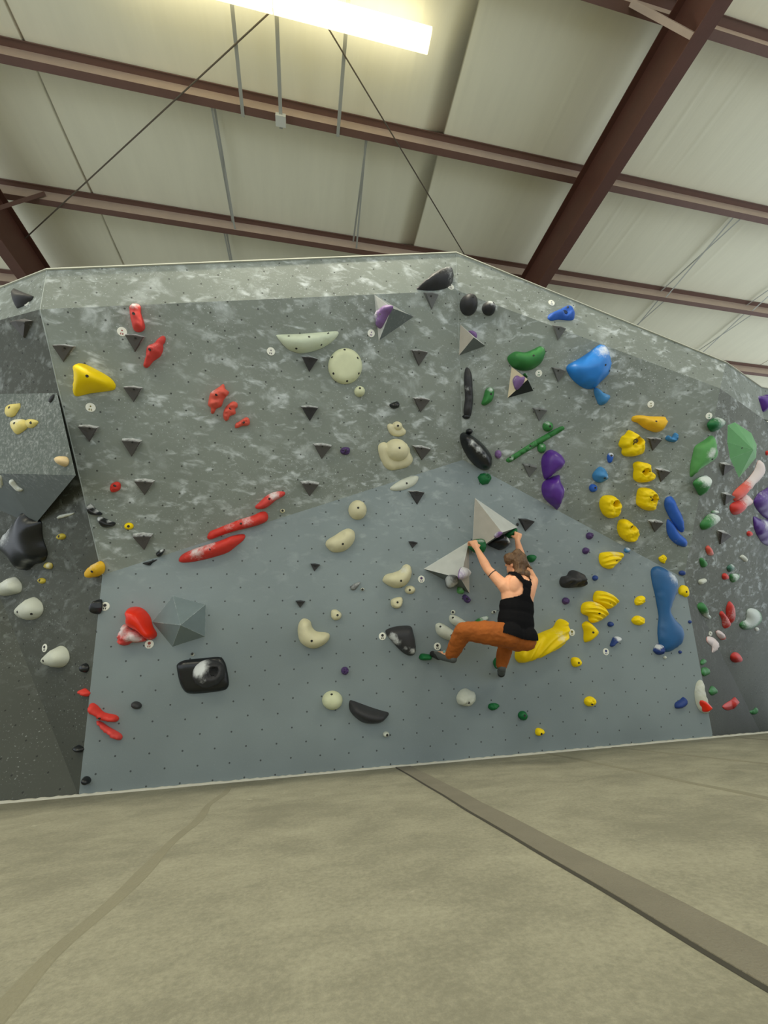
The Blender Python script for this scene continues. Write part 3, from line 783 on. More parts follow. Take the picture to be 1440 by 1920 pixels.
# ------------------------------------------------------------------ upper left face
H('b', [(195, 165), (205, 145), (255, 130), (295, 155), (300, 215), (325, 290), (335, 340), (320, 372), (275, 387), (235, 367), (215, 300), (200, 230)], 'pink', .08, 'ribbed red barrel hold near the top left', bolts=[(243, 230)], ridges=(75, 4, .004), chalk=[(240, 160, 50, .6)], rock=.1)
H('b', [(500, 420), (520, 440), (515, 480), (498, 500), (500, 540), (475, 605), (410, 650), (375, 695), (345, 710), (320, 690), (330, 650), (345, 600), (345, 560), (375, 510), (425, 480), (460, 440)], 'pink', .09, 'red diamond-shaped craggy hold right of a dark ledge, upper left', bolts=[(385, 553)], rock=.35, chalk=[(410, 530, 60, .35)])
H('b', [(1045, 858), (1060, 880), (1065, 905), (1098, 930), (1085, 960), (1050, 1000), (1030, 1060), (985, 1080), (960, 1125), (935, 1120), (935, 1075), (908, 1050), (915, 1000), (930, 940), (970, 910), (1010, 885)], 'salmon', .09, 'biggest of three red craggy holds stepping down to the right, upper left', bolts=[(985, 962)], rock=.5, chalk=[(960, 930, 40, .5)])
H('b', [(1140, 1018), (1175, 1035), (1175, 1070), (1155, 1085), (1158, 1130), (1110, 1150), (1095, 1180), (1070, 1195), (1048, 1160), (1050, 1110), (1070, 1070), (1105, 1035)], 'salmon', .06, 'middle one of three red craggy holds stepping down, upper left', bolts=[(1112, 1085)], rock=.4)
H('b', [(1155, 1255), (1160, 1220), (1200, 1195), (1250, 1163), (1280, 1175), (1288, 1215), (1265, 1238), (1220, 1240), (1180, 1258)], 'salmon', .045, 'smallest and lowest of three red craggy holds, upper left', bolts=[(1232, 1208)], rock=.4)
H('a', [(640, 985), (660, 965), (710, 955), (760, 970), (850, 1015), (960, 1080), (1010, 1140), (1010, 1175), (990, 1195), (900, 1210), (780, 1225), (680, 1250), (645, 1245), (630, 1215), (635, 1130), (645, 1060)], 'yellow', .15, 'big smooth yellow wedge hold at the upper left', bolts=[(783, 1080), (650, 1228)], base=0, tilt=(-.1, .45), power=.75)
H('c', [(190, 425), (200, 412), (300, 408), (460, 400), (600, 388), (720, 380), (745, 390), (742, 415), (700, 465), (620, 520), (520, 560), (420, 578), (350, 565), (290, 540), (230, 480)], 'mint', .09, 'wide pale crescent hold under the wall top seam', bolts=[(295, 433), (478, 440), (650, 408), (588, 512), (363, 545)], base=.1, w=.07)
H('c', ell(806, 700, 153, 162), 'ivory', .05, 'large flat pale disc hold below the crescent', bolts=[(685, 623), (915, 630), (697, 770), (925, 770), (820, 838), (797, 555)], w=.06, base=0)
H('c', ell(937, 928, 48, 49), 'ivory', .06, 'small cream ball below the large pale disc', bolts=[(935, 902)], base=0)
H('c', [(1205, 1050), (1225, 1035), (1270, 1018), (1290, 1035), (1290, 1070), (1250, 1085), (1220, 1075)], 'black', .04, 'small black lump right of the small cream ball', rock=.3, base=0)
o = H('c', [(1185, 1240), (1205, 1220), (1235, 1225), (1265, 1212), (1310, 1225), (1325, 1255), (1350, 1280), (1345, 1315), (1300, 1335), (1240, 1330), (1200, 1295)], 'cream', .03, 'small cream hold with a ball on a flat foot, above the big one', w=.02, base=.05)
H('c', ell(1277, 1243, 44, 44), 'cream', .07, '', parent=o, part='ball', bolts=[(1278, 1240)], base=.05)
o = H('D3', [(912, 290), (925, 250), (965, 235), (1010, 245), (1080, 225), (1150, 245), (1195, 290), (1200, 330), (1225, 380), (1210, 430), (1160, 465), (1090, 480), (1030, 490), (980, 465), (950, 420), (925, 360)], 'cream', .05, 'big cream hold with a large ball on a rounded foot', w=.035, base=.1)
H('D3', ell(1088, 310, 108, 106), 'cream', .15, '', parent=o, part='ball', bolts=[(1100, 287)], base=.05)
H('D3', [(570, 310), (590, 285), (630, 280), (655, 295), (650, 335), (620, 350), (580, 338)], 'dkpurple', .04, 'tiny purple hold in the middle of the upper left face', rock=.4, bolts=[(613, 308)])
H('g', [(988, 820), (1010, 795), (1050, 785), (1078, 805), (1075, 850), (1040, 875), (1000, 880), (985, 855)], 'red', .05, 'small round red pebble hold at the left', bolts=[(1035, 818)], rock=.2)
H('g', ell(1157, 1185, 42, 31), 'yellow', .03, 'small yellow ring hold right of the two black chips', bolts=[(1155, 1185)], base=0)
H('g', [(780, 1010), (800, 985), (850, 1030), (905, 1070), (905, 1085), (870, 1092), (800, 1080), (780, 1045)], 'black', .07, 'upper of two glossy black chips with chalked tops, left', base=0, chalk=[(820, 1000, 30, 1), (870, 1045, 25, .9)], tilt=(0, .4))
H('g', [(870, 1105), (920, 1110), (980, 1140), (1030, 1158), (1010, 1188), (930, 1200), (890, 1168)], 'black', .06, 'lower of two glossy black chips with chalked tops, left', base=0, chalk=[(900, 1108, 30, 1), (980, 1138, 25, .9)], tilt=(0, .4))
H('D2', [(858, 430), (890, 400), (960, 335), (1040, 300), (1110, 298), (1127, 315), (1110, 340), (1040, 380), (980, 430), (930, 452), (870, 452)], 'pink', .06, 'topmost and shortest of three long red slug holds', bolts=[(985, 362)], chalk=[(1020, 325, 60, .8)], rock=.1)
H('D2', [(425, 700), (450, 660), (510, 635), (620, 590), (740, 545), (840, 515), (900, 485), (950, 483), (972, 520), (960, 565), (890, 600), (780, 630), (660, 660), (540, 700), (460, 730), (428, 725)], 'red', .07, 'middle one of three long red slug holds, just above the panel edge', bolts=[(728, 583)], chalk=[(620, 600, 60, .5), (780, 555, 60, .6)])
H('D2', ell(1103, 470, 22, 18), 'cream', .012, 'tiny cream screw ring right of the long red slugs', bolts=[(1103, 468)])
H('D2', [(-20, 835), (5, 822), (40, 820), (25, 855), (5, 880), (-20, 885), (-40, 860)], 'black', .04, 'small black chip above the panel edge, left end of the long red slug', base=.05, chalk=[(15, 825, 20, .8)])
H('h', [(1280, 365), (1330, 350), (1410, 330), (1370, 360), (1340, 385)], 'black', .03, 'small flat black chip on the panel corner further left', base=0)
H('d', [(503, 350), (560, 300), (620, 250), (690, 210), (760, 195), (810, 210), (828, 250), (820, 300), (790, 335), (720, 360), (620, 368), (540, 362)], 'dark', .12, 'charcoal teardrop hold at the very top, left of the peak', bolts=[(697, 243)], chalk=[(720, 225, 70, .45), (780, 300, 40, .3)], base=.14)
H('d', [(105, 650), (110, 600), (150, 560), (200, 535), (255, 545), (240, 590), (210, 640), (180, 700), (150, 745), (120, 730), (118, 690)], 'lilac', .05, 'lilac hold on the left face of the dark pyramid volume', bolts=[(157, 618)], chalk=[(120, 640, 45, .7)], rock=.3)
# left side wall
H('a', [(95, 275), (130, 290), (200, 318), (270, 345), (255, 375), (180, 430), (125, 452), (105, 360)], 'dark', .09, 'charcoal pointed hold at the top left corner of the wall', sharp=True, base=.02, power=.9, smooth=1)
H('a', [(440, 1310), (455, 1270), (485, 1245), (480, 1280), (455, 1315)], 'dark', .015, 'thin dark chip at the upper corner of the left wedge volume', base=0)
H('g', [(45, 180), (55, 110), (80, 85), (165, 75), (168, 110), (120, 185), (90, 200), (50, 192)], 'palyel', .05, 'topmost of three pale yellow holds on the left wedge volume', sharp=True, base=.2, bolts=[(82, 115)])
H('g', [(97, 290), (100, 240), (135, 220), (200, 220), (230, 250), (228, 290), (190, 325), (145, 352), (120, 340)], 'palyel', .06, 'largest of three pale yellow holds on the left wedge volume', base=.15, chalk=[(160, 230, 50, .6)], bolts=[(128, 257)])
H('g', [(232, 235), (260, 218), (310, 225), (332, 245), (300, 285), (265, 298), (240, 290), (228, 262)], 'palyel', .04, 'rightmost of three pale yellow holds on the left wedge volume', base=.12, bolts=[(275, 252)])
H('g', ell(550, 595, 38, 46), 'tan', .06, 'small tan egg-shaped hold on the left wedge volume', base=.1)
H('G8', [(300, 800), (340, 815), (380, 880), (440, 925), (490, 950), (520, 1000), (525, 1130), (545, 1250), (590, 1370), (605, 1460), (570, 1550), (500, 1585), (420, 1600), (360, 1660), (300, 1690), (240, 1650), (180, 1540), (100, 1460), (20, 1400), (-20, 1300), (-10, 1180), (80, 1080), (180, 960), (250, 850)], 'black', .20, 'huge glossy black star-shaped hold at the left edge', base=-.05, chalk=[(150, 1100, 130, .75), (60, 1180, 80, .5)], grid=.03)
H('G8', [(135, 350), (150, 320), (190, 330), (250, 410), (325, 465), (310, 495), (260, 480), (200, 420)], 'offwhite', .03, 'slim chalky white hold under the left wedge volume', base=.6)
H('G8', [(-30, 280), (30, 290), (60, 350), (100, 410), (60, 460), (-30, 490)], 'offwhite', .05, 'chalky off-white hold cut by the left frame edge', base=.4)
H('G8', [(850, 880), (900, 845), (1000, 825), (1105, 812), (1060, 845), (960, 880), (870, 900)], 'offwhite', .025, 'slim white chalked blade left of the two black chips', base=.5)
H('G8', ell(910, 1172, 60, 46), 'olive', .04, 'small olive yellow knob below the white blade', bolts=[(880, 1165)])
H('h', [(392, 385), (410, 362), (450, 365), (465, 385), (458, 415), (420, 415), (400, 400)], 'olive', .035, 'small chalked yellow knob below right of the huge black hold', chalk=[(445, 385, 20, .8)])
H('h', ell(372, 523, 32, 26), 'olive', .03, 'lowest small olive yellow knob, left side wall', bolts=[(355, 520)])
H('h', [(788, 430), (800, 400), (850, 362), (880, 365), (903, 400), (900, 450), (870, 485), (825, 500), (795, 480)], 'amber', .08, 'amber yellow drum hold beside the left corner of the smooth panel', bolts=[(825, 440)], w=.03, chalk=[(865, 385, 30, .4)])
H('h', [(-20, 560), (40, 515), (90, 490), (130, 520), (155, 570), (140, 625), (80, 645), (0, 660), (-20, 640)], 'offwhite', .14, 'uppermost of three off-white rounded holds at the left', chalk=[(90, 540, 50, .5)])
H('h', [(135, 790), (160, 750), (210, 700), (260, 672), (300, 690), (335, 730), (345, 790), (320, 840), (270, 870), (200, 875), (150, 850)], 'offwhite', .14, 'middle one of three off-white rounded holds at the left', bolts=[(155, 803), (282, 822)])
H('h', [(367, 1250), (385, 1210), (430, 1160), (500, 1115), (550, 1135), (575, 1180), (578, 1240), (545, 1290), (490, 1310), (430, 1300), (380, 1280)], 'offwhite', .14, 'lowest of three off-white rounded holds at the left', bolts=[(388, 1245)])
H('h', [(820, 770), (835, 730), (858, 695), (880, 700), (884, 760), (870, 812), (840, 822)], 'black', .07, 'black knob left of the bold route tag at the panel edge', base=0, chalk=[(838, 745, 20, .6)])
H('h', ell(752, 1310, 30, 42), 'black', .04, 'small black knob on the left wall above the red chip', base=0)
H('G7', [(885, 575), (930, 550), (960, 565), (988, 600), (965, 640), (920, 620)], 'red', .04, 'small red chip on the left wall beside the panel edge', rock=.3)
H('G7', [(825, 1215), (860, 1190), (905, 1210), (918, 1240), (890, 1270), (850, 1250)], 'black', .04, 'black chip on the left wall, lowest beside the panel edge', base=0)
# ------------------------------------------------------------------ smooth panel, left half
H('D2', [(160, 910), (190, 860), (280, 815), (400, 775), (540, 730), (640, 690), (730, 675), (758, 690), (740, 730), (680, 780), (600, 840), (480, 880), (380, 905), (280, 925), (190, 930)], 'red', .10, 'lowest and largest of three long red slug holds, on the smooth panel', bolts=[(447, 818)], chalk=[(330, 830, 80, .8), (460, 770, 60, .6)])
H('D1', [(465, 295), (490, 260), (550, 248), (610, 270), (660, 330), (680, 400), (712, 460), (700, 495), (650, 512), (600, 480), (560, 440), (480, 400), (478, 340)], 'brightred', .16, 'glossy scarlet shell hold on the smooth panel', base=-.1, tilt=(.2, .2))
H('D1', [(412, 510), (425, 460), (445, 400), (475, 390), (520, 425), (580, 440), (630, 480), (635, 520), (560, 532), (525, 530), (490, 552), (440, 553)], 'pink', .10, 'chalky red lumpy hold under the scarlet shell', rock=.45, chalk=[(460, 430, 50, .9), (540, 480, 45, .9), (590, 500, 40, .7)])
H('D1', [(180, 1080), (190, 1030), (220, 1015), (260, 1040), (310, 1090), (400, 1110), (425, 1140), (400, 1165), (330, 1160), (270, 1145), (230, 1110), (190, 1095)], 'red', .06, 'upper of two red bone-shaped holds low at the left of the panel', bolts=[(280, 1132)], rock=.25, base=.05)
H('D1', [(248, 1160), (290, 1165), (350, 1205), (430, 1250), (455, 1280), (440, 1308), (390, 1300), (340, 1260), (280, 1210)], 'pink', .05, 'lower of two red bone-shaped holds low at the left of the panel', rock=.3, base=.02)
H('D1', ell(570, 1030, 42, 30, 10), 'dark', .04, 'small charcoal oval hold right of the red bone-shaped holds', base=-.1)
H('G7', ell(960, 1590, 50, 45), 'black', .05, 'small black knob near the floor at the panel left end', base=0)
o = H('D1', [(895, 740), (900, 700), (960, 670), (1100, 655), (1230, 645), (1270, 680), (1290, 740), (1305, 830), (1300, 880), (1260, 910), (1120, 930), (1000, 935), (950, 910), (915, 840)], 'black', .035, 'black rounded-square plate with a chalky dome on it', w=.03, base=-.1)
H('D1', ell(1138, 785, 132, 112, -15), 'dark', .13, '', parent=o, part='dome', lift=.02, base=-.05, chalk=[(1060, 740, 60, 1), (1110, 720, 60, .8), (1120, 830, 40, .5)], pocket=[(1185, 760, 40, .05)])
H('D1', ell(1020, 622, 14, 14), 'offwhite', .012, 'tiny white screw above the black plate', bolts=[(1018, 618)])
H('D3', ell(727, 838, 82, 88), 'cream', .11, 'cream ball near the top edge of the panel', bolts=[(728, 826)])
H('D3', [(437, 1150), (455, 1110), (520, 1070), (590, 1025), (640, 1008), (685, 1025), (702, 1060), (695, 1120), (650, 1180), (590, 1215), (510, 1222), (460, 1190)], 'cream', .10, 'cream bean hold below the cream ball', bolts=[(590, 1152)], pocket=[(560, 1065, 40, .02)])
H('D3', [(1015, 650), (1050, 615), (1120, 570), (1200, 540), (1260, 538), (1272, 560), (1250, 605), (1200, 640), (1130, 665), (1050, 670)], 'offwhite', .03, 'thin pale blade hold near the panel peak', bolts=[(1165, 605)], w=.03, base=.15)
H('D4', [(1052, 320), (1080, 275), (1150, 255), (1210, 230), (1240, 190), (1275, 182), (1305, 205), (1312, 270), (1285, 340), (1240, 380), (1170, 395), (1110, 375), (1065, 345)], 'cream', .10, 'cream curved hold left of the route tag by the pale volume', bolts=[(1210, 332)], chalk=[(1230, 235, 40, .6)])
H('D4', ell(1293, 412, 47, 38), 'cream', .04, 'small cream disc right under the cream curved hold', bolts=[(1288, 414)])
H('D4', [(1120, 520), (1135, 495), (1190, 478), (1222, 485), (1225, 530), (1205, 570), (1165, 580), (1130, 560)], 'cream', .05, 'small cream drum above the black shield hold', bolts=[(1178, 525)], w=.02)
H('D4', [(580, 640), (585, 600), (620, 590), (650, 605), (675, 635), (660, 675), (620, 688), (590, 670)], 'cream', .05, 'small cream knob up right of the boomerang', bolts=[(638, 640)], chalk=[(655, 640, 15, .6)])
H('D4', [(755, 400), (770, 370), (830, 340), (842, 355), (800, 410), (770, 415)], 'grey', .03, 'small silvery chalked chip in the middle of the panel', base=.5)
H('D4', ell(862, 408, 17, 15), 'offwhite', .012, 'tiny white screw beside the silvery chip', bolts=[(862, 410)])
H('D4', [(280, 790), (290, 720), (320, 680), (355, 676), (395, 700), (410, 750), (450, 790), (520, 798), (560, 810), (568, 840), (550, 880), (500, 920), (430, 945), (360, 930), (300, 880)], 'cream', .11, 'cream boomerang-shaped hold in the middle of the panel', bolts=[(405, 873)])
H('D4', [(1078, 790), (1110, 765), (1180, 745), (1270, 738), (1310, 750), (1325, 790), (1345, 880), (1350, 960), (1335, 1000), (1290, 1008), (1240, 985), (1180, 930), (1110, 850)], 'dark', .10, 'black rounded shield hold with chalked lower edge', w=.09, base=-.05, chalk=[(1130, 830, 35, 1.1), (1170, 880, 35, .9), (1240, 930, 35, .6), (1310, 960, 35, 1)])
H('D4', ell(705, 1143, 34, 36), 'dkpurple', .035, 'tiny purple hold low in the middle of the panel', rock=.5)
H('D4', ell(593, 1415, 92, 86), 'ivory', .08, 'cream dome low on the panel', bolts=[(585, 1353)], base=0)
H('D4', [(748, 1470), (752, 1440), (768, 1422), (850, 1450), (960, 1490), (1060, 1520), (1105, 1535), (1090, 1575), (1030, 1625), (950, 1632), (870, 1620), (800, 1570), (760, 1520)], 'dark', .13, 'charcoal half-moon hold low on the panel', base=-.02, tilt=(0, .35), w=.09, power=.7)
H('D4', ell(1075, 1715, 28, 25), 'offwhite', .025, 'tiny off-white knob below the charcoal half-moon', bolts=[(1085, 1722)])
H('E5', [(385, 370), (380, 330), (410, 275), (460, 253), (510, 275), (540, 290), (545, 330), (525, 380), (490, 410), (440, 410), (400, 395)], 'offwhite', .10, 'round off-white hold below the climber', bolts=[(475, 372)], rock=.15)
H('E5', [(655, 410), (670, 385), (720, 380), (755, 400), (730, 430), (690, 445), (662, 430)], 'dkgreen', .04, 'left one of two small dark green holds below the climber', rock=.3, base=-.1)
H('E5', [(925, 485), (945, 455), (985, 455), (1008, 490), (995, 525), (965, 535), (935, 515)], 'dkgreen', .04, 'right one of two small dark green holds below the climber', bolts=[(978, 490)], base=-.1)
H('E5', [(1082, 625), (1100, 605), (1140, 612), (1162, 635), (1145, 660), (1110, 675), (1085, 660)], 'yellow', .04, 'lowest small yellow knob near the floor', base=0, bolts=[(1130, 655)])
# around the climber
H('D5', [(280, 1330), (285, 1300), (320, 1288), (370, 1310), (430, 1350), (470, 1390), (462, 1425), (430, 1450), (380, 1440), (320, 1410), (290, 1375)], 'offwhite', .07, 'lower of two off-white oval holds behind the climber knee', bolts=[(315, 1318), (415, 1400)])
H('D5', [(403, 1240), (420, 1215), (470, 1225), (530, 1260), (570, 1295), (555, 1322), (510, 1335), (450, 1310), (412, 1280)], 'offwhite', .07, 'upper of two off-white oval holds behind the climber knee', bolts=[(428, 1238), (520, 1298)])
H('D5', [(630, 1280), (660, 1250), (740, 1225), (748, 1250), (720, 1275), (650, 1292)], 'green', .05, 'chalky green hold peeking out above the climber thigh', chalk=[(710, 1240, 50, .8)])
H('D5', ell(797, 1188, 22, 13, -25), 'offwhite', .015, 'tiny white chip left of the climber waist', bolts=[(800, 1188)])
H('D5', ell(430, 1190, 20, 20), 'offwhite', .012, 'tiny chalky screw above the upper off-white oval', bolts=[(428, 1190)])
H('D5', [(130, 1600), (150, 1568), (200, 1570), (240, 1582), (235, 1620), (180, 1628), (145, 1622)], 'dkgreen', .07, 'small green foothold under the climber left toes', base=0)
H('D5', [(800, 1640), (830, 1600), (850, 1650), (840, 1700), (815, 1690)], 'dkgreen', .06, 'small green foothold behind the climber right foot', base=0)
H('D5', [(760, 570), (790, 510), (860, 470), (920, 510), (948, 570), (930, 600), (880, 625), (820, 605)], 'black', .14, 'black ball hold with a chalky right side under the upper volume', base=-.1, chalk=[(915, 545, 40, 1.2)])
H('D5', [(795, 500), (830, 465), (868, 470), (850, 500), (815, 520)], 'lilac', .02, 'chalky purple chip on the tip of the upper volume', chalk=[(815, 480, 30, .8)])
H('D5', [(905, 480), (950, 445), (1003, 432), (1005, 480), (970, 518), (925, 512)], 'dkgreen', .08, 'green hold under the climber right hand', base=0)
H('D5', [(570, 580), (600, 540), (650, 522), (685, 540), (692, 600), (660, 650), (600, 650), (575, 615)], 'dkgreen', .12, 'green hold under the climber left hand, between the two volumes', base=0, chalk=[(675, 550, 20, .7)])
H('D5', [(500, 865), (515, 800), (545, 785), (580, 810), (582, 860), (550, 888), (510, 895)], 'lilac', .05, 'purple hold white with chalk on the right face of the lower volume', chalk=[(555, 820, 50, 1.2)])
H('D5', [(347, 940), (365, 890), (420, 880), (460, 900), (462, 950), (420, 970), (370, 968)], 'grey', .06, 'chalk-white lump under the lower volume', chalk=[(400, 910, 60, 1)])
H('D5', [(470, 1000), (480, 960), (510, 960), (532, 1000), (520, 1025), (485, 1022)], 'ltgreen', .05, 'small light green hold at the bottom of the lower volume', chalk=[(495, 985, 20, .5)])
H('D5', [(520, 1050), (545, 1030), (580, 1060), (592, 1085), (570, 1108), (540, 1092)], 'dkpurple', .05, 'small purple hold hanging below the lower volume', bolts=[(555, 1068)], rock=.3)
H('D5', [(1103, 695), (1120, 675), (1170, 675), (1182, 700), (1160, 735), (1125, 737)], 'dkgreen', .05, 'small dark green hold right of the climber head', base=0)
H('D5', [(1000, 395), (1012, 385), (1022, 400), (1010, 415)], 'dark', .02, 'tiny dark chip at the right corner of the upper volume', base=0)
H('P', [(972, 1231), (975, 1219), (989, 1204), (1006, 1194), (1029, 1184), (1043, 1178), (1048, 1169), (1053, 1163), (1060, 1162), (1066, 1168), (1067, 1188), (1061, 1207), (1040, 1222), (1010, 1236), (985, 1244), (976, 1241)], 'yellow', .15, 'long yellow horn hold right of the climber hips', ridges=(125, 8, .017), base=-.05, grid=.014, chalk=[(1045, 1195, 14, .7)])
# ------------------------------------------------------------------ smooth panel, right half
H('D7', [(75, 530), (95, 485), (140, 475), (165, 435), (210, 428), (260, 465), (275, 505), (300, 540), (285, 575), (220, 580), (150, 585), (95, 575)], 'dark', .14, 'charcoal lumpy cloud-shaped hold right of the climber', rock=.45, base=-.1)
H('D7', [(420, 290), (440, 268), (520, 258), (600, 265), (630, 290), (600, 340), (555, 385), (520, 415), (460, 400), (430, 370), (418, 330)], 'yellow', .08, 'topmost yellow layered shell hold on the panel', ridges=(96, 6, .013), base=0, bolts=[(560, 340)], chalk=[(530, 268, 60, .6)], grid=.0075)
H('D7', [(372, 650), (400, 615), (470, 620), (540, 655), (580, 700), (560, 740), (500, 780), (450, 760), (400, 725), (370, 700)], 'yellow', .09, 'right one of the two overlapping yellow layered shells', ridges=(70, 6, .013), base=0, bolts=[(497, 722)], chalk=[(500, 635, 50, .5)], grid=.0075)
H('D7', [(260, 780), (275, 730), (330, 710), (400, 720), (460, 770), (490, 815), (470, 850), (410, 890), (360, 905), (330, 880), (325, 845), (270, 820)], 'yellow', .10, 'left one of the two overlapping yellow layered shells', ridges=(75, 7, .013), base=0, bolts=[(403, 818)], chalk=[(370, 720, 60, .5)], grid=.0075)
H('D7', [(270, 920), (315, 890), (360, 925), (398, 970), (395, 1010), (350, 1060), (300, 1080), (285, 1050), (285, 980)], 'yellow', .10, 'yellow cone hold below the overlapping shells', base=0, bolts=[(348, 988)], power=.8)
H('D7', [(735, 690), (760, 665), (805, 660), (815, 700), (795, 735), (750, 745), (732, 720)], 'yellow', .05, 'upper of two small yellow knobs left of the tall blue hold', rock=.4, base=0)
H('D7', [(703, 880), (730, 845), (770, 838), (808, 860), (810, 900), (780, 925), (730, 915)], 'yellow', .05, 'lower of two small yellow knobs left of the tall blue hold', rock=.4, base=0, chalk=[(765, 845, 20, .5)])
H('D7', [(157, 1240), (175, 1215), (220, 1218), (245, 1250), (240, 1285), (200, 1302), (170, 1290)], 'yellow', .05, 'small yellow knob below the long yellow horn', base=0, bolts=[(218, 1262)])
H('P', ell(1108, 1316, 10.5, 9.5), 'yellow', .05, 'small yellow knob low on the panel right of the green pair', rock=.3, base=0, bolts=[(1110, 1320)])
H('D7', ell(320, 118, 30, 32), 'dkpurple', .04, 'upper of two tiny purple knobs near the panel edge', rock=.3)
H('D7', ell(285, 252, 28, 30), 'dkpurple', .04, 'lower of two tiny purple knobs near the panel edge', rock=.3)
H('D7', ell(105, 705, 30, 32), 'dkpurple', .04, 'tiny purple knob under the charcoal cloud-shaped hold', rock=.3)
H('D7', ell(368, 498, 23, 25), 'dkblue', .03, 'tiny blue knob right of the charcoal cloud-shaped hold')
H('D7', ell(507, 915, 25, 24), 'dkblue', .03, 'tiny dark blue knob right of the yellow cone', base=0)
H('D7', [(510, 1110), (520, 1075), (545, 1030), (598, 1032), (592, 1070), (550, 1095), (530, 1120)], 'dkblue', .05, 'chalked blue chip above a route tag, right of the yellow cone', chalk=[(570, 1045, 30, 1.1)])
H('D7', [(905, 1145), (930, 1100), (962, 1095), (988, 1130), (980, 1185), (940, 1190), (910, 1165)], 'dkblue', .06, 'small dark blue hold with white chalk at the foot of the tall blue hold', chalk=[(925, 1115, 22, 1.1), (970, 1105, 15, 1)], rock=.3)
H('D7', ell(993, 1212, 13, 13), 'offwhite', .015, 'tiny white screw below the tall blue hold')
H('D7', ell(1130, 1165, 14, 14), 'dkblue', .02, 'tiny blue screw-on at the lower right of the tall blue hold')
H('D7', ell(1218, 893, 14, 14), 'dkblue', .02, 'tiny blue screw-on beside the right panel edge')
H('D7', ell(655, 247, 24, 24), 'skyb', .03, 'tiny chalky blue knob on the panel edge above the layered shell', chalk=[(655, 237, 20, .9)])
H('D7', [(890, 470), (895, 420), (930, 395), (980, 400), (1050, 440), (1110, 500), (1128, 560), (1120, 620), (1095, 690), (1065, 770), (1060, 810), (1090, 860), (1140, 910), (1175, 960), (1180, 1030), (1165, 1080), (1110, 1130), (1060, 1160), (1000, 1160), (970, 1120), (950, 1000), (955, 900), (960, 840), (945, 750), (925, 640), (905, 560)], 'navy', .13, 'tall hourglass-shaped steel blue hold at the right of the panel', base=-.1, chalk=[(1060, 490, 70, .9)], grid=.03, bolts=[(1050, 803)])
H('D7', [(1125, 600), (1150, 565), (1190, 570), (1210, 610), (1210, 660), (1185, 670), (1160, 655), (1130, 640)], 'yellow', .06, 'yellow knob touching the right side of the tall blue hold', base=0, bolts=[(1187, 623)])
H('D8', [(485, 1350), (495, 1320), (540, 1290), (575, 1262), (600, 1290), (598, 1335), (560, 1370), (500, 1380)], 'dkblue', .07, 'blue wedge low at the right of the panel', base=-.05)
o = H('D8', [(760, 1085), (785, 1110), (790, 1200), (820, 1290), (845, 1370), (840, 1425), (800, 1432), (750, 1400), (715, 1330), (702, 1240), (705, 1180), (725, 1110)], 'offwhite', .10, 'off-white cup hold with a red insert at the right foot of the panel', chalk=[(740, 1200, 60, .5)])
H('D8', [(745, 1300), (775, 1288), (820, 1320), (862, 1370), (850, 1390), (800, 1418), (775, 1390)], 'brightred', .09, '', parent=o, part='red_insert', lift=.03, base=-.1)
# ------------------------------------------------------------------ upper right face
H('d', ell(965, 518, 80, 98, 10), 'dark', .14, 'large charcoal ball right of the peak', bolts=[(995, 462)], chalk=[(975, 450, 50, .4)], base=0)
H('d', ell(1143, 558, 60, 63), 'dark', .10, 'smaller charcoal ball with chalky top right of the peak', bolts=[(1180, 520)], chalk=[(1160, 520, 45, .9)], base=.05)
H('d', [(955, 775), (980, 765), (1020, 780), (1032, 810), (1020, 840), (990, 820)], 'lilac', .04, 'small lilac hold behind the pale pyramid volume on the crease')
H('e', [(262, 620), (290, 585), (340, 562), (420, 570), (490, 545), (550, 515), (590, 525), (600, 570), (585, 630), (550, 680), (480, 725), (400, 735), (330, 715), (280, 670)], 'green', .12, 'large green bean hold on the upper right face', bolts=[(483, 608)], base=0, chalk=[(570, 535, 30, .6), (330, 580, 30, .3)])
H('e', [(20, 1030), (40, 970), (55, 915), (90, 890), (125, 905), (132, 950), (115, 1010), (80, 1040), (45, 1055), (22, 1045)], 'green', .07, 'small green bean hold near the central crease', bolts=[(100, 955)], chalk=[(90, 915, 30, .6)])
H('e', [(290, 830), (320, 785), (360, 800), (390, 795), (385, 840), (350, 890), (315, 915), (300, 880)], 'lilac', .05, 'lilac hold on the bare wood pyramid', chalk=[(330, 830, 25, .4)])
H('e', [(390, 780), (405, 765), (420, 785), (430, 805), (410, 800)], 'green', .03, 'tiny green chip behind the bare wood pyramid')
H('e', [(625, 240), (645, 215), (720, 185), (785, 150), (830, 175), (858, 220), (855, 265), (800, 272), (720, 265), (660, 275), (630, 262)], 'midblue', .07, 'blue hold with a hollow just under the sloping wall top', pocket=[(765, 215, 35, .035)], base=0, bolts=[(790, 170)])
H('e', [(808, 710), (830, 675), (930, 620), (1020, 560), (1090, 505), (1130, 500), (1160, 530), (1190, 610), (1200, 700), (1170, 780), (1110, 840), (1060, 890), (1000, 900), (930, 870), (860, 810), (820, 750)], 'blue', .16, 'big bright blue bulging hold high on the right', chalk=[(1080, 590, 70, .75), (1120, 560, 40, .5)], bolts=[(1130, 692), (1165, 745)], base=-.08, rock=.08)
H('e', [(1040, 900), (1070, 900), (1120, 940), (1175, 965), (1165, 1010), (1120, 1050), (1080, 1045), (1060, 1000), (1042, 950)], 'skyb', .07, 'small blue pinch directly below the big bright blue hold', bolts=[(1115, 942)], chalk=[(1130, 975, 30, .3)])
H('e', ell(618, 1245, 46, 46), 'green', .07, 'small green ball above the green stick', bolts=[(632, 1245)], chalk=[(605, 1215, 30, .5)])
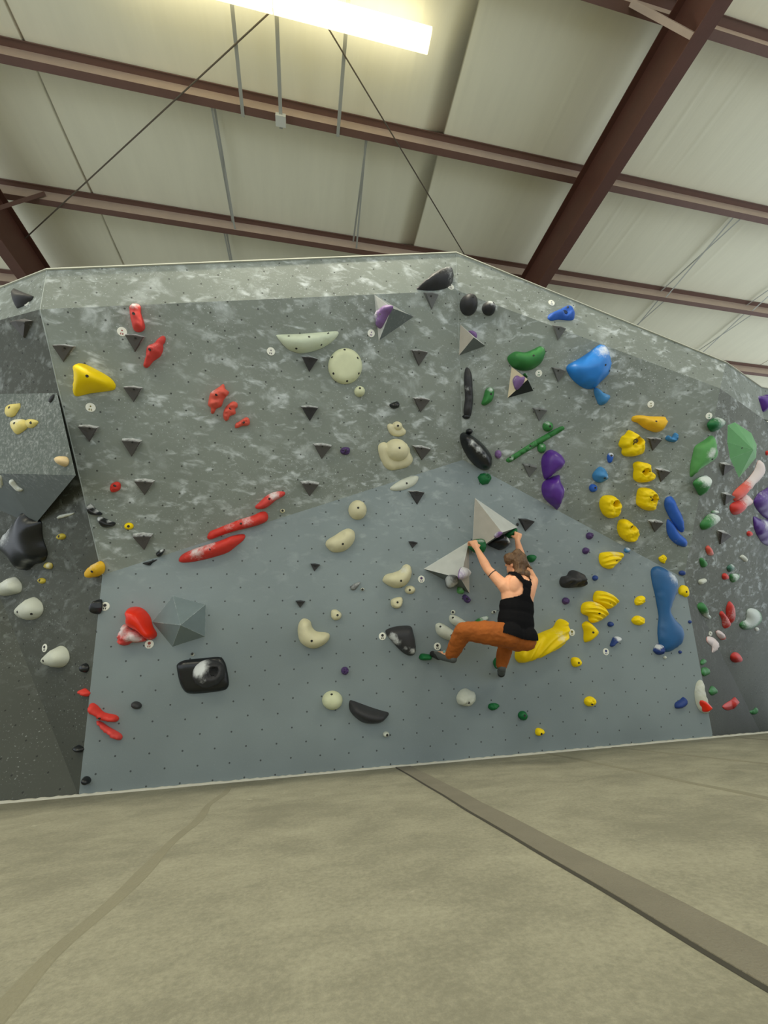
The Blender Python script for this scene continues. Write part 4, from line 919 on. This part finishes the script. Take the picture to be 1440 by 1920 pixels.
H('D6', [(530, 400), (545, 378), (640, 318), (800, 215), (940, 135), (1030, 92), (1055, 108), (1040, 130), (940, 190), (820, 265), (680, 345), (570, 415), (540, 412)], 'green', .06, 'long straight green stick hold', chalk=[(575, 380, 30, .8), (760, 260, 90, .35)], bolts=[(740, 270), (560, 372)], base=.05)
H('D6', ell(848, 288, 38, 46), 'green', .05, 'small green knob below the green stick', chalk=[(840, 270, 25, .5)])
H('P', [(874, 690), (881, 691), (886, 705), (887, 725), (888, 750), (884, 778), (876, 785), (870, 772), (873, 745), (871, 712)], 'dark', .07, 'long thin dark fin along the central crease', base=.05, chalk=[(875, 730, 8, .5)])
H('D6', [(120, 190), (135, 155), (180, 150), (225, 175), (300, 230), (360, 290), (400, 350), (410, 410), (395, 465), (350, 488), (280, 465), (210, 400), (160, 320), (130, 250)], 'black', .16, 'large black ear-shaped hold with a chalk streak above the panel peak', base=-.05, chalk=[(200, 240, 35, .9), (260, 300, 38, .9), (310, 355, 30, .6)])
H('D6', ell(195, 138, 30, 26), 'black', .06, 'small black ball on top of the ear-shaped hold', base=0)
H('P', ell(875, 781, 7, 5), 'black', .03, 'tiny black knob at the foot of the dark fin', base=0)
H('D6', ell(455, 345, 30, 38), 'lilac', .04, 'tiny lilac hold right of the black ear-shaped hold', rock=.2)
H('D6', [(275, 545), (300, 515), (345, 505), (385, 525), (398, 560), (370, 605), (320, 615), (295, 595)], 'dkgreen', .06, 'dark green nut-shaped hold at the panel peak', sharp=True, pocket=[(345, 548, 18, .02)], chalk=[(335, 515, 25, .5)], base=0)
H('D6', [(862, 400), (880, 350), (930, 308), (980, 315), (1030, 350), (1065, 400), (1060, 450), (1010, 490), (960, 530), (920, 565), (890, 570), (870, 510), (862, 450)], 'purple', .14, 'upper of two glossy purple shell holds', base=-.1, chalk=[(1040, 455, 40, 1)])
H('D6', [(865, 670), (875, 610), (920, 572), (1000, 540), (1030, 545), (1025, 600), (1060, 640), (1065, 690), (1040, 750), (1010, 845), (980, 830), (920, 780), (880, 730)], 'purple', .15, 'lower of two glossy purple shell holds, reaching the panel edge', base=-.1, chalk=[(1050, 660, 35, 1.1)])
H('G6', [(245, 810), (260, 770), (310, 710), (350, 688), (400, 710), (440, 780), (440, 840), (400, 885), (350, 905), (300, 895), (260, 860)], 'skyb', .09, 'sky blue grooved hold left of the yellow pockets', ridges=(70, 2, .012), bolts=[(390, 838)], chalk=[(380, 820, 40, .5)])
H('G6', ell(240, 975, 50, 55), 'midblue', .05, 'small blue ball below the sky blue grooved hold', bolts=[(262, 970)])
H('G6', [(430, 560), (445, 510), (480, 498), (508, 515), (505, 570), (480, 630), (445, 625)], 'midblue', .04, 'small chalky blue oblong left of the topmost yellow pocket', chalk=[(475, 515, 35, 1)], bolts=[(480, 532)])
H('f', [(235, 410), (250, 385), (310, 375), (400, 385), (520, 388), (543, 405), (540, 460), (510, 510), (460, 530), (400, 515), (340, 485), (290, 445), (245, 430)], 'amber', .10, 'yellow wedge-shaped hold above the yellow pockets', bolts=[(435, 432)], rock=.15, base=0)
H('G6', [(612, 370), (650, 280), (690, 255), (745, 190), (800, 220), (880, 280), (930, 330), (920, 420), (925, 500), (850, 535), (770, 548), (690, 540), (650, 500), (655, 440), (620, 410)], 'yellow', .11, 'topmost and largest yellow pocket hold', w=.06, pocket=[(810, 335, 48, .07)], rock=.2, base=0, grid=.013, bolts=[(775, 372)])
H('G6', [(800, 650), (860, 615), (940, 630), (1010, 650), (1020, 730), (1065, 780), (1055, 850), (1000, 890), (880, 900), (810, 860), (800, 790), (808, 730)], 'yellow', .09, 'second yellow pocket hold from the top', w=.05, pocket=[(910, 755, 42, .06), (1000, 750, 20, .03)], rock=.2, base=0, grid=.012)
H('G6', [(875, 990), (950, 972), (1040, 990), (1090, 1040), (1108, 1110), (1090, 1180), (1080, 1240), (1035, 1285), (950, 1270), (870, 1220), (845, 1180), (850, 1080)], 'yellow', .10, 'third yellow pocket hold from the top', w=.06, pocket=[(1018, 1090, 32, .06), (1025, 1130, 30, .06)], rock=.2, base=0, grid=.012)
H('G6', [(345, 1200), (365, 1120), (420, 1080), (520, 1082), (570, 1120), (610, 1180), (618, 1230), (600, 1310), (550, 1370), (480, 1388), (410, 1350), (370, 1290)], 'yellow', .11, 'leftmost yellow pocket hold', w=.06, pocket=[(512, 1180, 42, .07)], rock=.2, base=0, grid=.012)
H('D7', [(582, 60), (590, 5), (610, -20), (660, -24), (700, 0), (740, 40), (760, 90), (745, 150), (690, 180), (640, 160), (600, 120)], 'yellow', .10, 'lowest yellow pocket hold just above the panel edge', w=.06, pocket=[(697, 38, 24, .05)], rock=.2, base=0, grid=.012)
H('G6', [(1222, 290), (1260, 260), (1300, 290), (1340, 230), (1378, 240), (1380, 300), (1350, 350), (1290, 350), (1230, 325)], 'skyb', .04, 'small blue butterfly-shaped hold right of the yellow pockets', rock=.4)
H('f', [(520, 1190), (530, 1130), (570, 1110), (600, 1130), (640, 1210), (680, 1290), (697, 1370), (690, 1430), (650, 1420), (590, 1340), (540, 1250)], 'midblue', .09, 'upper half of the long blue double fin at the right', base=.02)
H('P', [(1253, 975), (1262, 980), (1275, 1000), (1288, 1012), (1290, 1022), (1284, 1026), (1270, 1021), (1258, 1010), (1252, 995)], 'midblue', .07, 'lower half of the long blue double fin at the right', base=.02, chalk=[(1268, 1012, 8, .4)])
H('D7', [(938, 320), (958, 302), (985, 290), (1012, 318), (1000, 345), (992, 368), (970, 362), (950, 348)], 'yellow', .03, 'small yellow star-shaped knob above the tall blue hold', rock=.5, base=0)
H('D7', ell(1150, 455, 30, 22), 'dkblue', .03, 'small blue oval above the yellow knob by the tall blue hold')
# ------------------------------------------------------------------ far right face
H('G2', [(470, 510), (510, 440), (580, 395), (640, 385), (700, 420), (720, 480), (690, 530), (620, 590), (560, 625), (510, 600)], 'dkgreen', .10, 'dark green ball with a chalky top right of the last route tag', chalk=[(620, 430, 80, .8)], base=0)
H('G2', [(160, 1340), (170, 1180), (210, 1000), (230, 910), (270, 850), (400, 770), (500, 695), (550, 700), (590, 760), (610, 900), (625, 1020), (580, 1090), (480, 1160), (330, 1260), (200, 1385), (165, 1375)], 'ltgreen', .12, 'light green diamond hold with a chalked middle at the right', chalk=[(430, 1020, 90, .9), (480, 930, 60, .6)], base=0, bolts=[(500, 1090)])
volume('G2', [(760, 515), (880, 465), (1160, 650), (1250, 850), (1240, 1060), (950, 1405), (800, 1080), (752, 800)], (1195, 930), .09, 'ltgreen', 'largest green faceted hold at the right', name='climbing_hold', cat='climbing hold', group=None, register=False, chalk=.02, bolts=[(1000, 900)])
H('G3', [(240, 235), (280, 180), (370, 130), (450, 110), (495, 150), (510, 190), (470, 240), (430, 320), (380, 430), (340, 440), (290, 350), (255, 290)], 'green', .12, 'green cone hold with a chalked top below the light green diamond', chalk=[(360, 165, 80, 1), (450, 150, 60, .8)], base=-.05, power=.8)
H('G3', [(345, 930), (400, 850), (480, 770), (560, 755), (640, 790), (640, 830), (560, 930), (480, 990), (400, 1030), (355, 1000)], 'green', .11, 'pale chalky green slanted hold at the right', chalk=[(550, 820, 110, .8)])
H('G3', ell(558, 722, 60, 28), 'green', .04, 'small chalked green cap above the slanted green hold', chalk=[(558, 715, 60, .9)])
H('f', [(1140, 1100), (1160, 1060), (1200, 1020), (1280, 950), (1340, 870), (1370, 790), (1400, 800), (1410, 860), (1390, 930), (1330, 1000), (1260, 1080), (1240, 1110), (1200, 1130), (1160, 1150)], 'salmon', .09, 'long chalky red banana hold at the right edge', chalk=[(1370, 870, 70, 1), (1310, 960, 70, .8)], base=0)
H('f', [(1120, 1200), (1150, 1165), (1210, 1140), (1250, 1095), (1290, 1110), (1308, 1160), (1280, 1195), (1240, 1215), (1210, 1260), (1160, 1275), (1130, 1250)], 'red', .10, 'red hook hold with chalked inside, below the banana hold', chalk=[(1250, 1150, 55, 1.1)], base=-.05)
H('G3', ell(1135, 1088, 40, 45), 'red', .04, 'tiny red knob left of the lower purple hold at the right edge')
H('f', [(1345, 1150), (1380, 1090), (1440, 1050), (1490, 1050), (1500, 1300), (1440, 1300), (1380, 1240), (1350, 1190)], 'purple', .13, 'upper purple hold cut by the right frame edge', base=0, chalk=[(1400, 1080, 40, .5)])
H('f', [(1335, 1310), (1350, 1295), (1400, 1320), (1480, 1340), (1500, 1540), (1430, 1540), (1380, 1480), (1345, 1400)], 'purple', .12, 'lower purple hold cut by the right frame edge', base=-.05, chalk=[(1415, 1350, 30, 1)])
H('f', [(1310, 195), (1330, 188), (1400, 195), (1440, 185), (1500, 200), (1480, 290), (1420, 340), (1370, 280), (1325, 225)], 'purple', .12, 'purple pointed hold at the top right corner of the wall', base=-.05, chalk=[(1325, 205, 25, 1.3), (1400, 195, 30, .6)])
H('G2', ell(1432, 985, 22, 40), 'red', .03, 'sliver of a red knob at the right frame edge')
H('G4', [(410, 60), (450, 30), (490, 80), (520, 160), (500, 195), (450, 190), (415, 130)], 'salmon', .05, 'pale red drop-shaped hold above the little green hold', chalk=[(470, 140, 50, .5)])
H('G4', [(305, 260), (340, 235), (380, 270), (415, 320), (400, 360), (370, 400), (330, 380), (310, 320)], 'green', .05, 'little green hold under the pale red drop')
H('G4', [(980, 220), (1020, 185), (1070, 215), (1100, 270), (1070, 305), (1010, 260)], 'offwhite', .04, 'small white chalky hold near the right edge', base=.5)
H('G4', [(765, 400), (800, 360), (850, 345), (868, 380), (850, 440), (800, 475), (770, 440)], 'teal', .05, 'small teal knob above the little red ball', chalk=[(830, 365, 35, .6)])
H('G4', ell(725, 552, 44, 55), 'red', .05, 'little red ball between teal and green knobs at the right')
H('G4', [(818, 530), (850, 510), (940, 508), (965, 530), (940, 580), (900, 630), (860, 655), (825, 610)], 'green', .06, 'small green wedge with a white chalked top at the right', chalk=[(890, 520, 60, 1.1)], base=-.1)
H('D8', [(725, 65), (740, 40), (790, 28), (803, 45), (780, 75), (740, 90)], 'offwhite', .04, 'small off-white chip right of the tall blue hold', base=.3)
H('D8', [(722, 330), (750, 290), (790, 288), (808, 330), (830, 390), (870, 430), (860, 452), (820, 440), (770, 400), (735, 365)], 'green', .10, 'green club-shaped hold with chalky tail at the right', chalk=[(810, 400, 45, .9), (850, 435, 25, .9)])
H('D8', [(1020, 360), (1030, 310), (1055, 268), (1085, 300), (1098, 370), (1090, 440), (1065, 500), (1045, 460), (1025, 410)], 'red', .07, 'right one of the paired red flame-shaped holds', chalk=[(1060, 390, 40, .5)])
H('D8', [(953, 400), (975, 370), (1005, 400), (1030, 440), (1055, 480), (1040, 520), (1010, 550), (985, 520), (975, 450)], 'red', .07, 'left one of the paired red flame-shaped holds', chalk=[(1005, 450, 40, .5)])
H('D8', [(1175, 510), (1200, 480), (1240, 460), (1250, 370), (1290, 345), (1350, 360), (1375, 390), (1370, 440), (1345, 500), (1290, 550), (1230, 568), (1185, 545)], 'green', .12, 'green hold with a thick white chalked top at the right', chalk=[(1300, 375, 60, 1.3), (1240, 450, 50, .7)], base=-.1)
H('D8', [(826, 640), (850, 630), (900, 650), (930, 690), (935, 740), (910, 780), (882, 795), (880, 740), (850, 710), (828, 685)], 'salmon', .08, 'left one of two whitened pink holds low on the far right wall', chalk=[(870, 665, 50, 1.4)])
H('D8', [(915, 590), (945, 570), (985, 600), (995, 650), (975, 670), (940, 640)], 'salmon', .07, 'right one of two whitened pink holds low on the far right wall', chalk=[(945, 600, 40, 1.4)])
H('D8', ell(1120, 853, 50, 53), 'red', .09, 'round red ball hold on the far right wall', base=0)
H('D8', [(750, 890), (775, 862), (805, 880), (800, 900), (760, 925)], 'green', .04, 'topmost of three small green holds beside the right panel edge', rock=.3)
H('D8', [(768, 960), (810, 950), (842, 985), (830, 1015), (795, 1042), (768, 1020)], 'green', .05, 'middle one of three small green holds beside the right panel edge', rock=.4)
H('D8', [(842, 1190), (870, 1143), (915, 1185), (900, 1225), (870, 1240), (845, 1215)], 'green', .05, 'lowest of three small green holds beside the right panel edge', rock=.4)
H('D8', [(992, 1355), (1030, 1320), (1080, 1290), (1110, 1262), (1135, 1290), (1138, 1330), (1110, 1375), (1050, 1395), (1010, 1385)], 'red', .08, 'red wedge hold low on the far right wall', base=0)
H('D8', [(1247, 1410), (1290, 1395), (1320, 1370), (1342, 1390), (1325, 1420), (1305, 1440), (1260, 1435)], 'green', .04, 'small green chip lowest on the far right wall', rock=.3)
H('D8', ell(843, 600, 14, 28), 'offwhite', .02, 'small white ring left of the whitened pink holds', bolts=[(845, 598)], base=.4)
H('D8', ell(1326, 553, 20, 20), 'offwhite', .02, 'tiny white chip under the thick-chalked green hold', base=.5)
# ------------------------------------------------------------------ route tags
blk = (.02, .02, .02)
for x, y, lab, ink in ((229, 622, 'round tag with faint red print below the ribbed red barrel', (.35, .06, .05)), (508, 659, 'round white tag left below the pale crescent', (.12, .11, .12)), (696, 625, 'round white tag left of the dark pyramid volume', (.2, .1, .25)),
                       (845, 538, 'round white tag under the charcoal teardrop at the peak', (.12, .12, .12)), (170, 764, 'yellowish round tag below the big yellow wedge', (.2, .17, .02)), (1034, 568, 'round white tag by the small hollow blue hold', (.05, .1, .2)),
                       (1010, 700, 'round white tag right of the bare wood pyramid', (.05, .2, .1)), (1220, 758, 'round white tag above the yellow wedge-shaped hold', (.2, .17, .02)), (1329, 780, 'round white tag left of the dark green ball', (.05, .2, .1)),
                       (197, 1137, 'round white tag with a bold black centre at the left panel edge', blk), (280, 1208, 'round white tag with red centre under the scarlet shell', (.3, .05, .03)), (84, 1215, 'round white tag beside the lowest off-white left hold', blk),
                       (51, 566, 'round white tag at the top left under the charcoal pointed hold', (.12, .12, .12)), (790, 1086, 'round white tag with purple centre beside the lower pale volume', (.08, .04, .14)), (717, 1193, 'round white tag left of the black shield hold', blk),
                       (820, 1212, 'round white tag above the climber left foot', blk), (1072, 1186, 'round white tag right of the long yellow horn', (.2, .17, .02)), (1136, 1222, 'round white tag below the chalked blue chip', (.03, .05, .2))):
    low = y > 1050
    o = route_tag(x, y, lab, ink, dot=.013 if low else .006)
# ------------------------------------------------------------------ the climber
def wallY(x, y):
    p, n = hit(x, y); return p.y
class Blob:
    """closed tapered limbs and ellipsoids, voxel-merged into one continuous skin"""
    def __init__(s): s.v = []; s.f = []
    def cap(s, a, b2, ra, rb, seg=14):
        d = (b2-a); L = d.length or 1e-4; d = d/L; u = d.orthogonal().normalized(); w = d.cross(u); rings = []
        prof = []
        for k in range(5): t = math.pi/2*(1-k/4); prof.append((-math.sin(t)*ra, math.cos(t)*ra, 0))
        for k in range(5): t = math.pi/2*k/4; prof.append((L+math.sin(t)*rb, math.cos(t)*rb, 0))
        b0 = len(s.v)
        for z, r, _ in prof:
            for j in range(seg):
                t = 2*math.pi*j/seg; s.v.append(a+d*z+(u*math.cos(t)+w*math.sin(t))*max(r, 1e-4))
        for i in range(len(prof)-1):
            for j in range(seg): s.f.append([b0+i*seg+j, b0+i*seg+(j+1) % seg, b0+(i+1)*seg+(j+1) % seg, b0+(i+1)*seg+j])
        s.f.append([b0+j for j in range(seg)][::-1]); s.f.append([b0+(len(prof)-1)*seg+j for j in range(seg)])
    def chain(s, pts, rs):
        for i in range(len(pts)-1): s.cap(pts[i], pts[i+1], rs[i], rs[i+1])
    def ell(s, c, ax, r):
        """ax: three unit vectors, r: three radii"""
        b0 = len(s.v); A, B = 10, 16
        for i in range(A+1):
            t = math.pi*i/A
            for j in range(B):
                p = 2*math.pi*j/B
                s.v.append(c+ax[0]*r[0]*max(math.sin(t), 1e-3)*math.cos(p)+ax[1]*r[1]*max(math.sin(t), 1e-3)*math.sin(p)+ax[2]*r[2]*math.cos(t))
        hand = ax[0].cross(ax[1]).dot(ax[2]) > 0
        for i in range(A):
            for j in range(B):
                q_ = [b0+i*B+j, b0+(i+1)*B+j, b0+(i+1)*B+(j+1) % B, b0+i*B+(j+1) % B]; s.f.append(q_ if hand else q_[::-1])
        s.f.append([b0+j for j in range(B)][::1 if not hand else -1]); s.f.append([b0+A*B+j for j in range(B)])
    def build(s, name, mat, parent, vox, smooth=6, cut=None, disp=None, thick=0):
        me = bpy.data.meshes.new(name); me.from_pydata(s.v, [], s.f)
        o = bpy.data.objects.new(name, me); link(o)
        m = o.modifiers.new('r', 'REMESH'); m.mode = 'VOXEL'; m.voxel_size = vox; m.use_smooth_shade = True
        m2 = o.modifiers.new('s', 'SMOOTH'); m2.factor = .5; m2.iterations = smooth
        dg = bpy.context.evaluated_depsgraph_get(); me2 = bpy.data.meshes.new_from_object(o.evaluated_get(dg))
        bpy.data.objects.remove(o)
        bm = bmesh.new(); bm.from_mesh(me2)
        if cut:
            dl = [f_ for f_ in bm.faces if cut(f_.calc_center_median())]
            bmesh.ops.delete(bm, geom=dl, context='FACES')
        bm.normal_update()
        if disp:
            for v_ in bm.verts: v_.co += v_.normal*disp(v_.co)
        c_ = sum((v_.co for v_ in bm.verts), Vector())/len(bm.verts)
        for v_ in bm.verts: v_.co -= c_
        bm.to_mesh(me2); bm.free()
        me2.materials.clear(); me2.materials.append(mat)
        me2.polygons.foreach_set('use_smooth', [True]*len(me2.polygons))
        o = bpy.data.objects.new(name, me2); o.location = c_; link(o); MW[o.name] = Matrix.Translation(c_)
        if parent: setpar(o, parent)
        return o
M_skin, nt, b = newmat('skin')
geo = nt.nodes.new('ShaderNodeNewGeometry')
nt.links.new(mixc(nt, noise_(nt, geo.outputs['Position'], 14, 3), lin(222, 150, 112), lin(244, 186, 144)), b.inputs['Base Color'])
b.inputs['Roughness'].default_value = .55; b.inputs['Subsurface Weight'].default_value = .08; b.inputs['Subsurface Radius'].default_value = (.02, .008, .004)
M_blk = plain('black_jersey', (.006, .006, .007), .85, bump=.2, bscale=200)
M_blk.node_tree.nodes['Principled BSDF'].inputs['Specular IOR Level'].default_value = .08
M_or = plain('rust_orange_canvas', lin(152, 80, 14), .85, bump=.35, var=.25, bscale=45)
M_hair, nt, b = newmat('brown_hair')
geo = nt.nodes.new('ShaderNodeNewGeometry')
mp = nt.nodes.new('ShaderNodeMapping'); mp.inputs['Scale'].default_value = (60, 60, 14); nt.links.new(geo.outputs['Position'], mp.inputs[0])
nh = noise_(nt, mp.outputs[0], 1.4, 5, .6, 1.2)
nt.links.new(mixc(nt, nh, lin(44, 28, 16), lin(132, 96, 60)), b.inputs['Base Color']); b.inputs['Roughness'].default_value = .5
bump_(nt, b, nh, .8, .01)
M_shoe = plain('grey_climbing_shoe', lin(74, 78, 76), .6, bump=.2); M_shoe2 = plain('teal_rubber', lin(110, 170, 170), .5); M_rub = plain('black_rubber', lin(28, 28, 28), .6)

nk = at(972, 1082, 3.30)              # base of neck
hp = at(966, 1188, 3.36)              # pelvis centre
up = (nk-hp).normalized()
rt = V(1, .10, .0); rt = (rt-up*rt.dot(up)).normalized()      # towards her right hand side
fw = up.cross(rt).normalized()                               # into the wall
if fw.y < 0: fw = -fw
shL = at(945, 1098, 3.30); shR = at(997, 1089, 3.34)
elL = at(915, 1068, 3.36); wrL = at(894.5, 1030, 3.40); haL = at(887, 1015, 3.42)
elR = at(978, 1047, 3.58); wrR = at(970, 1014, 3.52); haR = at(971.5, 1000, 3.54)
hd = at(967, 1056, 3.33)
hipL = hp-rt*.085; hipR = hp+rt*.085+V(0, 0, .0)
knL = at(869, 1183, 3.44); anL = at(846, 1228, 3.66)
knR = at(950, 1202, 3.64); anR = at(940, 1247, 3.74)
toL = at(812, 1226, wallY(812, 1226)-.045); toR = at(939, 1264, wallY(939, 1264)-.03)
clim = empty('person', (hp.x, hp.y, 0))
clim.location = hp; MW[clim.name] = Matrix.Translation(hp)
tag(clim, 'person with brown hair in black tank top and orange pants hanging from the grey volumes', 'person')
B = Blob()
chest = hp+(nk-hp)*.72; waist = hp+(nk-hp)*.36
AX = (rt, fw, up)
def torso(B, e=0):
    B.ell(hp+up*.0, AX, (.155+e, .115+e, .13+e))
    B.ell(hp+up*.10, AX, (.150+e, .10+e, .13+e))
    B.ell(waist, AX, (.140+e, .092+e, .17+e))
    B.ell(chest-up*.04, AX, (.158+e, .105+e, .17+e))
    B.ell(chest+up*.06, AX, (.150+e, .095+e, .12+e))
torso(B)
# shoulder blades, trapezius, neck
B.ell(chest+up*.04-rt*.075-fw*.062, AX, (.062, .038, .09)); B.ell(chest+up*.04+rt*.075-fw*.062, AX, (.060, .038, .09))
B.cap(shL, nk+fw*.01, .056, .05); B.cap(shR, nk+fw*.01, .056, .05)
B.cap(chest-rt*.10, shL, .07, .062); B.cap(chest+rt*.10, shR, .068, .060)
hf = (V(-.45, .85, .25)).normalized(); hu = V(.06, -.30, .95); hu = (hu-hf*hu.dot(hf)).normalized(); hr = hf.cross(hu).normalized()
B.cap(nk-up*.02, hd-hu*.05, .056, .052)
HA = (hr, hf, hu)
B.ell(hd+hu*.015, HA, (.074, .092, .098)); B.ell(hd-hu*.05+hf*.028, HA, (.056, .068, .062))
B.cap(hd+hf*.088+hu*.01, hd+hf*.108-hu*.018, .010, .013)        # nose
B.cap(hd+hf*.082-hu*.048-hr*.018, hd+hf*.082-hu*.048+hr*.018, .010, .010)     # lips
B.cap(hd+hf*.074-hu*.082-hr*.012, hd+hf*.074-hu*.082+hr*.012, .016, .016)     # chin
for s in (-1, 1):
    B.ell(hd+hr*.075*s-hu*.012-hf*.005, HA, (.010, .018, .030))               # ears
    B.cap(hd+hf*.078+hr*.018*s+hu*.030, hd+hf*.070+hr*.045*s+hu*.030, .008, .008)   # brows
# arms
B.chain([shL, shL.lerp(elL, .45), elL, elL.lerp(wrL, .3), wrL], [.060, .050, .041, .043, .026])
B.chain([shR, shR.lerp(elR, .45), elR, elR.lerp(wrR, .3), wrR], [.058, .049, .040, .042, .026])
def handf(wr, kn, side, pn, thumb, curl=1.0):
    """wr wrist, kn knuckle centre, side across the knuckles, pn palm side direction"""
    d = (kn-wr).normalized(); side = (side-d*side.dot(d)).normalized(); pn = (pn-d*pn.dot(d)-side*pn.dot(side)).normalized()
    B.cap(wr, wr.lerp(kn, .5), .027, .030)
    for k, (o_, L) in enumerate(((-.033, .036), (-.011, .042), (.011, .040), (.032, .032))):
        k0 = kn+side*o_; B.cap(wr.lerp(kn, .35)+side*o_*.6, k0, .017, .0125)
        k1 = k0+(d*.45+pn*.9).normalized()*L; k2 = k1+(d*-.25+pn*.95).normalized()*L*.62*curl; k3 = k2+(d*-.8+pn*.55).normalized()*L*.48
        B.chain([k0, k1, k2, k3], [.0115, .0100, .0090, .0078])
    t0 = wr.lerp(kn, .3)+side*thumb*.026; t1 = t0+(side*thumb*.8+d*.5+pn*.4).normalized()*.036; t2 = t1+(d*.6+pn*.8).normalized()*.030
    B.chain([t0, t1, t2], [.016, .0115, .009])
handf(wrL, haL, V(1, 0, .15), V(.15, 1, -.35), 1)
handf(wrR, haR, V(1, 0, -.1), V(-.1, 1, -.3), -1)
# legs under the trousers, ankles and feet
B.chain([hipL, hipL.lerp(knL, .5), knL, knL.lerp(anL, .3), anL], [.085, .072, .055, .052, .034])
B.chain([hipR, hipR.lerp(knR, .5), knR, knR.lerp(anR, .3), anR], [.085, .072, .055, .052, .034])
B.cap(anL, toL, .034, .022); B.cap(anR, toR, .034, .022)
B.build('body', M_skin, clim, .0065, 5)
# eyes
for s in (-1, 1):
    E_ = Blob(); E_.ell(hd+hf*.079+hr*.030*s+hu*.012, HA, (.012, .010, .008)); E_.build('eye', plain('eye_white', (.7, .7, .68), .3), clim, .004, 1)
# tank top: racerback
T_ = Blob(); torso(T_, .011)
T_.ell(hp-up*.01, AX, (.165, .125, .115)); T_.ell(hp+up*.10, AX, (.172, .128, .20)); T_.ell(hp+up*.22, AX, (.166, .118, .18))
T_.ell(hp-up*.03, AX, (.180, .142, .135)); T_.ell(hp-rt*.075-fw*.045-up*.025, AX, (.108, .108, .12)); T_.ell(hp+rt*.075-fw*.045-up*.025, AX, (.108, .108, .12))
T_.ell(chest+up*.04-rt*.06-fw*.055, AX, (.055, .050, .10)); T_.ell(chest+up*.04+rt*.06-fw*.055, AX, (.055, .050, .10))
T_.cap(nk-rt*.045-up*.08-fw*.03, nk-rt*.055-fw*.005, .05, .058); T_.cap(nk+rt*.045-up*.08-fw*.03, nk+rt*.055-fw*.005, .05, .058)
Ltot = (nk-hp).length
def tank_cut(c_):
    p = c_-hp; z = p.dot(up)/Ltot; x = p.dot(rt)
    if z < -.10+.05*(x/.18)**2: return True
    back = p.dot(fw) < 0
    if z > .52:
        k = (z-.52)/.40
        # armholes sweep in towards a narrow strip between the shoulder blades
        half = .17-.128*math.sin(min(1, k*2.5)*math.pi/2) if k < .8 else .042+.05*(k-.8)/.2
        xs_ = x-.026*min(1, k*2)
        if back and abs(xs_) > half: return True
        if not back and abs(x) > .085: return True
        if z > .93 and abs(xs_) < .030+.25*(z-.93): return True
    return z > 1.05
T_.build('tank_top', M_blk, clim, .0055, 5, cut=tank_cut)
# trousers
K = Blob()
K.ell(hp-up*.03, AX, (.168, .130, .12)); K.ell(hp-rt*.075-fw*.045-up*.03, AX, (.095, .095, .105)); K.ell(hp+rt*.075-fw*.045-up*.03, AX, (.095, .095, .105))
K.chain([hipL-up*.02, hipL.lerp(knL, .5)-up*.01, knL, knL.lerp(anL, .45), anL+(knL-anL)*.04], [.118, .104, .078, .076, .060])
K.chain([hipR-up*.02, hipR.lerp(knR, .5), knR, knR.lerp(anR, .45), anR+(knR-anR)*.04], [.115, .098, .074, .070, .056])
K.build('trousers', M_or, clim, .009, 4, disp=lambda c_: .0055*noise.noise(c_*22)+.0035*noise.noise(c_*48), cut=lambda c_: (c_-hp).dot(up)/Ltot > .12 and (c_-hp).length < .3)
# hair: cap, loose strands and a messy bun
Hh = Blob()
Hh.ell(hd+hu*.022-hf*.022, HA, (.086, .088, .100)); Hh.ell(hd-hf*.045-hu*.035, HA, (.078, .055, .075))
Hh.ell(at(971, 1040, hd.y-.06), HA, (.055, .05, .055)); Hh.ell(at(986, 1076, hd.y-.05), HA, (.045, .04, .038))
Hh.ell(at(974, 1074, hd.y-.06), HA, (.060, .045, .042)); Hh.ell(at(955, 1048, hd.y-.02), HA, (.050, .06, .06)); Hh.ell(at(980, 1056, hd.y-.04), HA, (.052, .05, .065))
random.seed(3)
for i in range(26):
    a = random.uniform(-1, 1); p = hd+hr*.07*a-hf*random.uniform(.03, .09)+hu*random.uniform(-.03, .07)
    q2 = p+V(random.uniform(-.03, .05), random.uniform(-.03, .01), -random.uniform(.03, .07)); Hh.cap(p, q2, .011, .007)
Hh.build('hair', M_hair, clim, .0075, 2, disp=lambda c_: .006*noise.noise(c_*30)+.004*noise.noise(c_*70), cut=lambda c_: (c_-hd).dot(hf) > .055 and (c_-hd).dot(hu) < .05)
# armband on the left upper arm
ab = shL.lerp(elL, .72); dA = (elL-shL).normalized(); u_ = dA.orthogonal().normalized(); w_ = dA.cross(u_)
vs = [ab+dA*z+(u_*math.cos(t)+w_*math.sin(t))*.0475 for z in (-.004, .004) for t in [2*math.pi*i/20 for i in range(20)]]
mk('arm_band', vs, [[i, (i+1) % 20, 20+(i+1) % 20, 20+i] for i in range(20)], M_rub, clim)
# climbing shoes
def shoe(an, to, side):
    d = (to-an).normalized(); S_ = Blob()
    heel = an-d*.02-V(0, 0, .035)
    S_.chain([heel, an.lerp(to, .5)-V(0, 0, .015), to], [.036, .040, .026]); S_.cap(an, heel, .042, .036)
    o_ = S_.build('shoe', M_shoe, clim, .007, 3)
    R_ = Blob(); R_.chain([an.lerp(to, .68)-V(0, 0, .018), to+d*.008], [.037, .029]); R_.build('rubber_toe', M_rub, o_, .007, 2)
    St = Blob(); a = an.lerp(to, .35); St.cap(a+side*.036+V(0, 0, .01), a-side*.036+V(0, 0, .02), .014, .014); St.build('strap', M_shoe2, o_, .006, 2)
shoe(anL, toL, V(.3, 1, 0).normalized()); shoe(anR, toR, V(1, 0, 0))
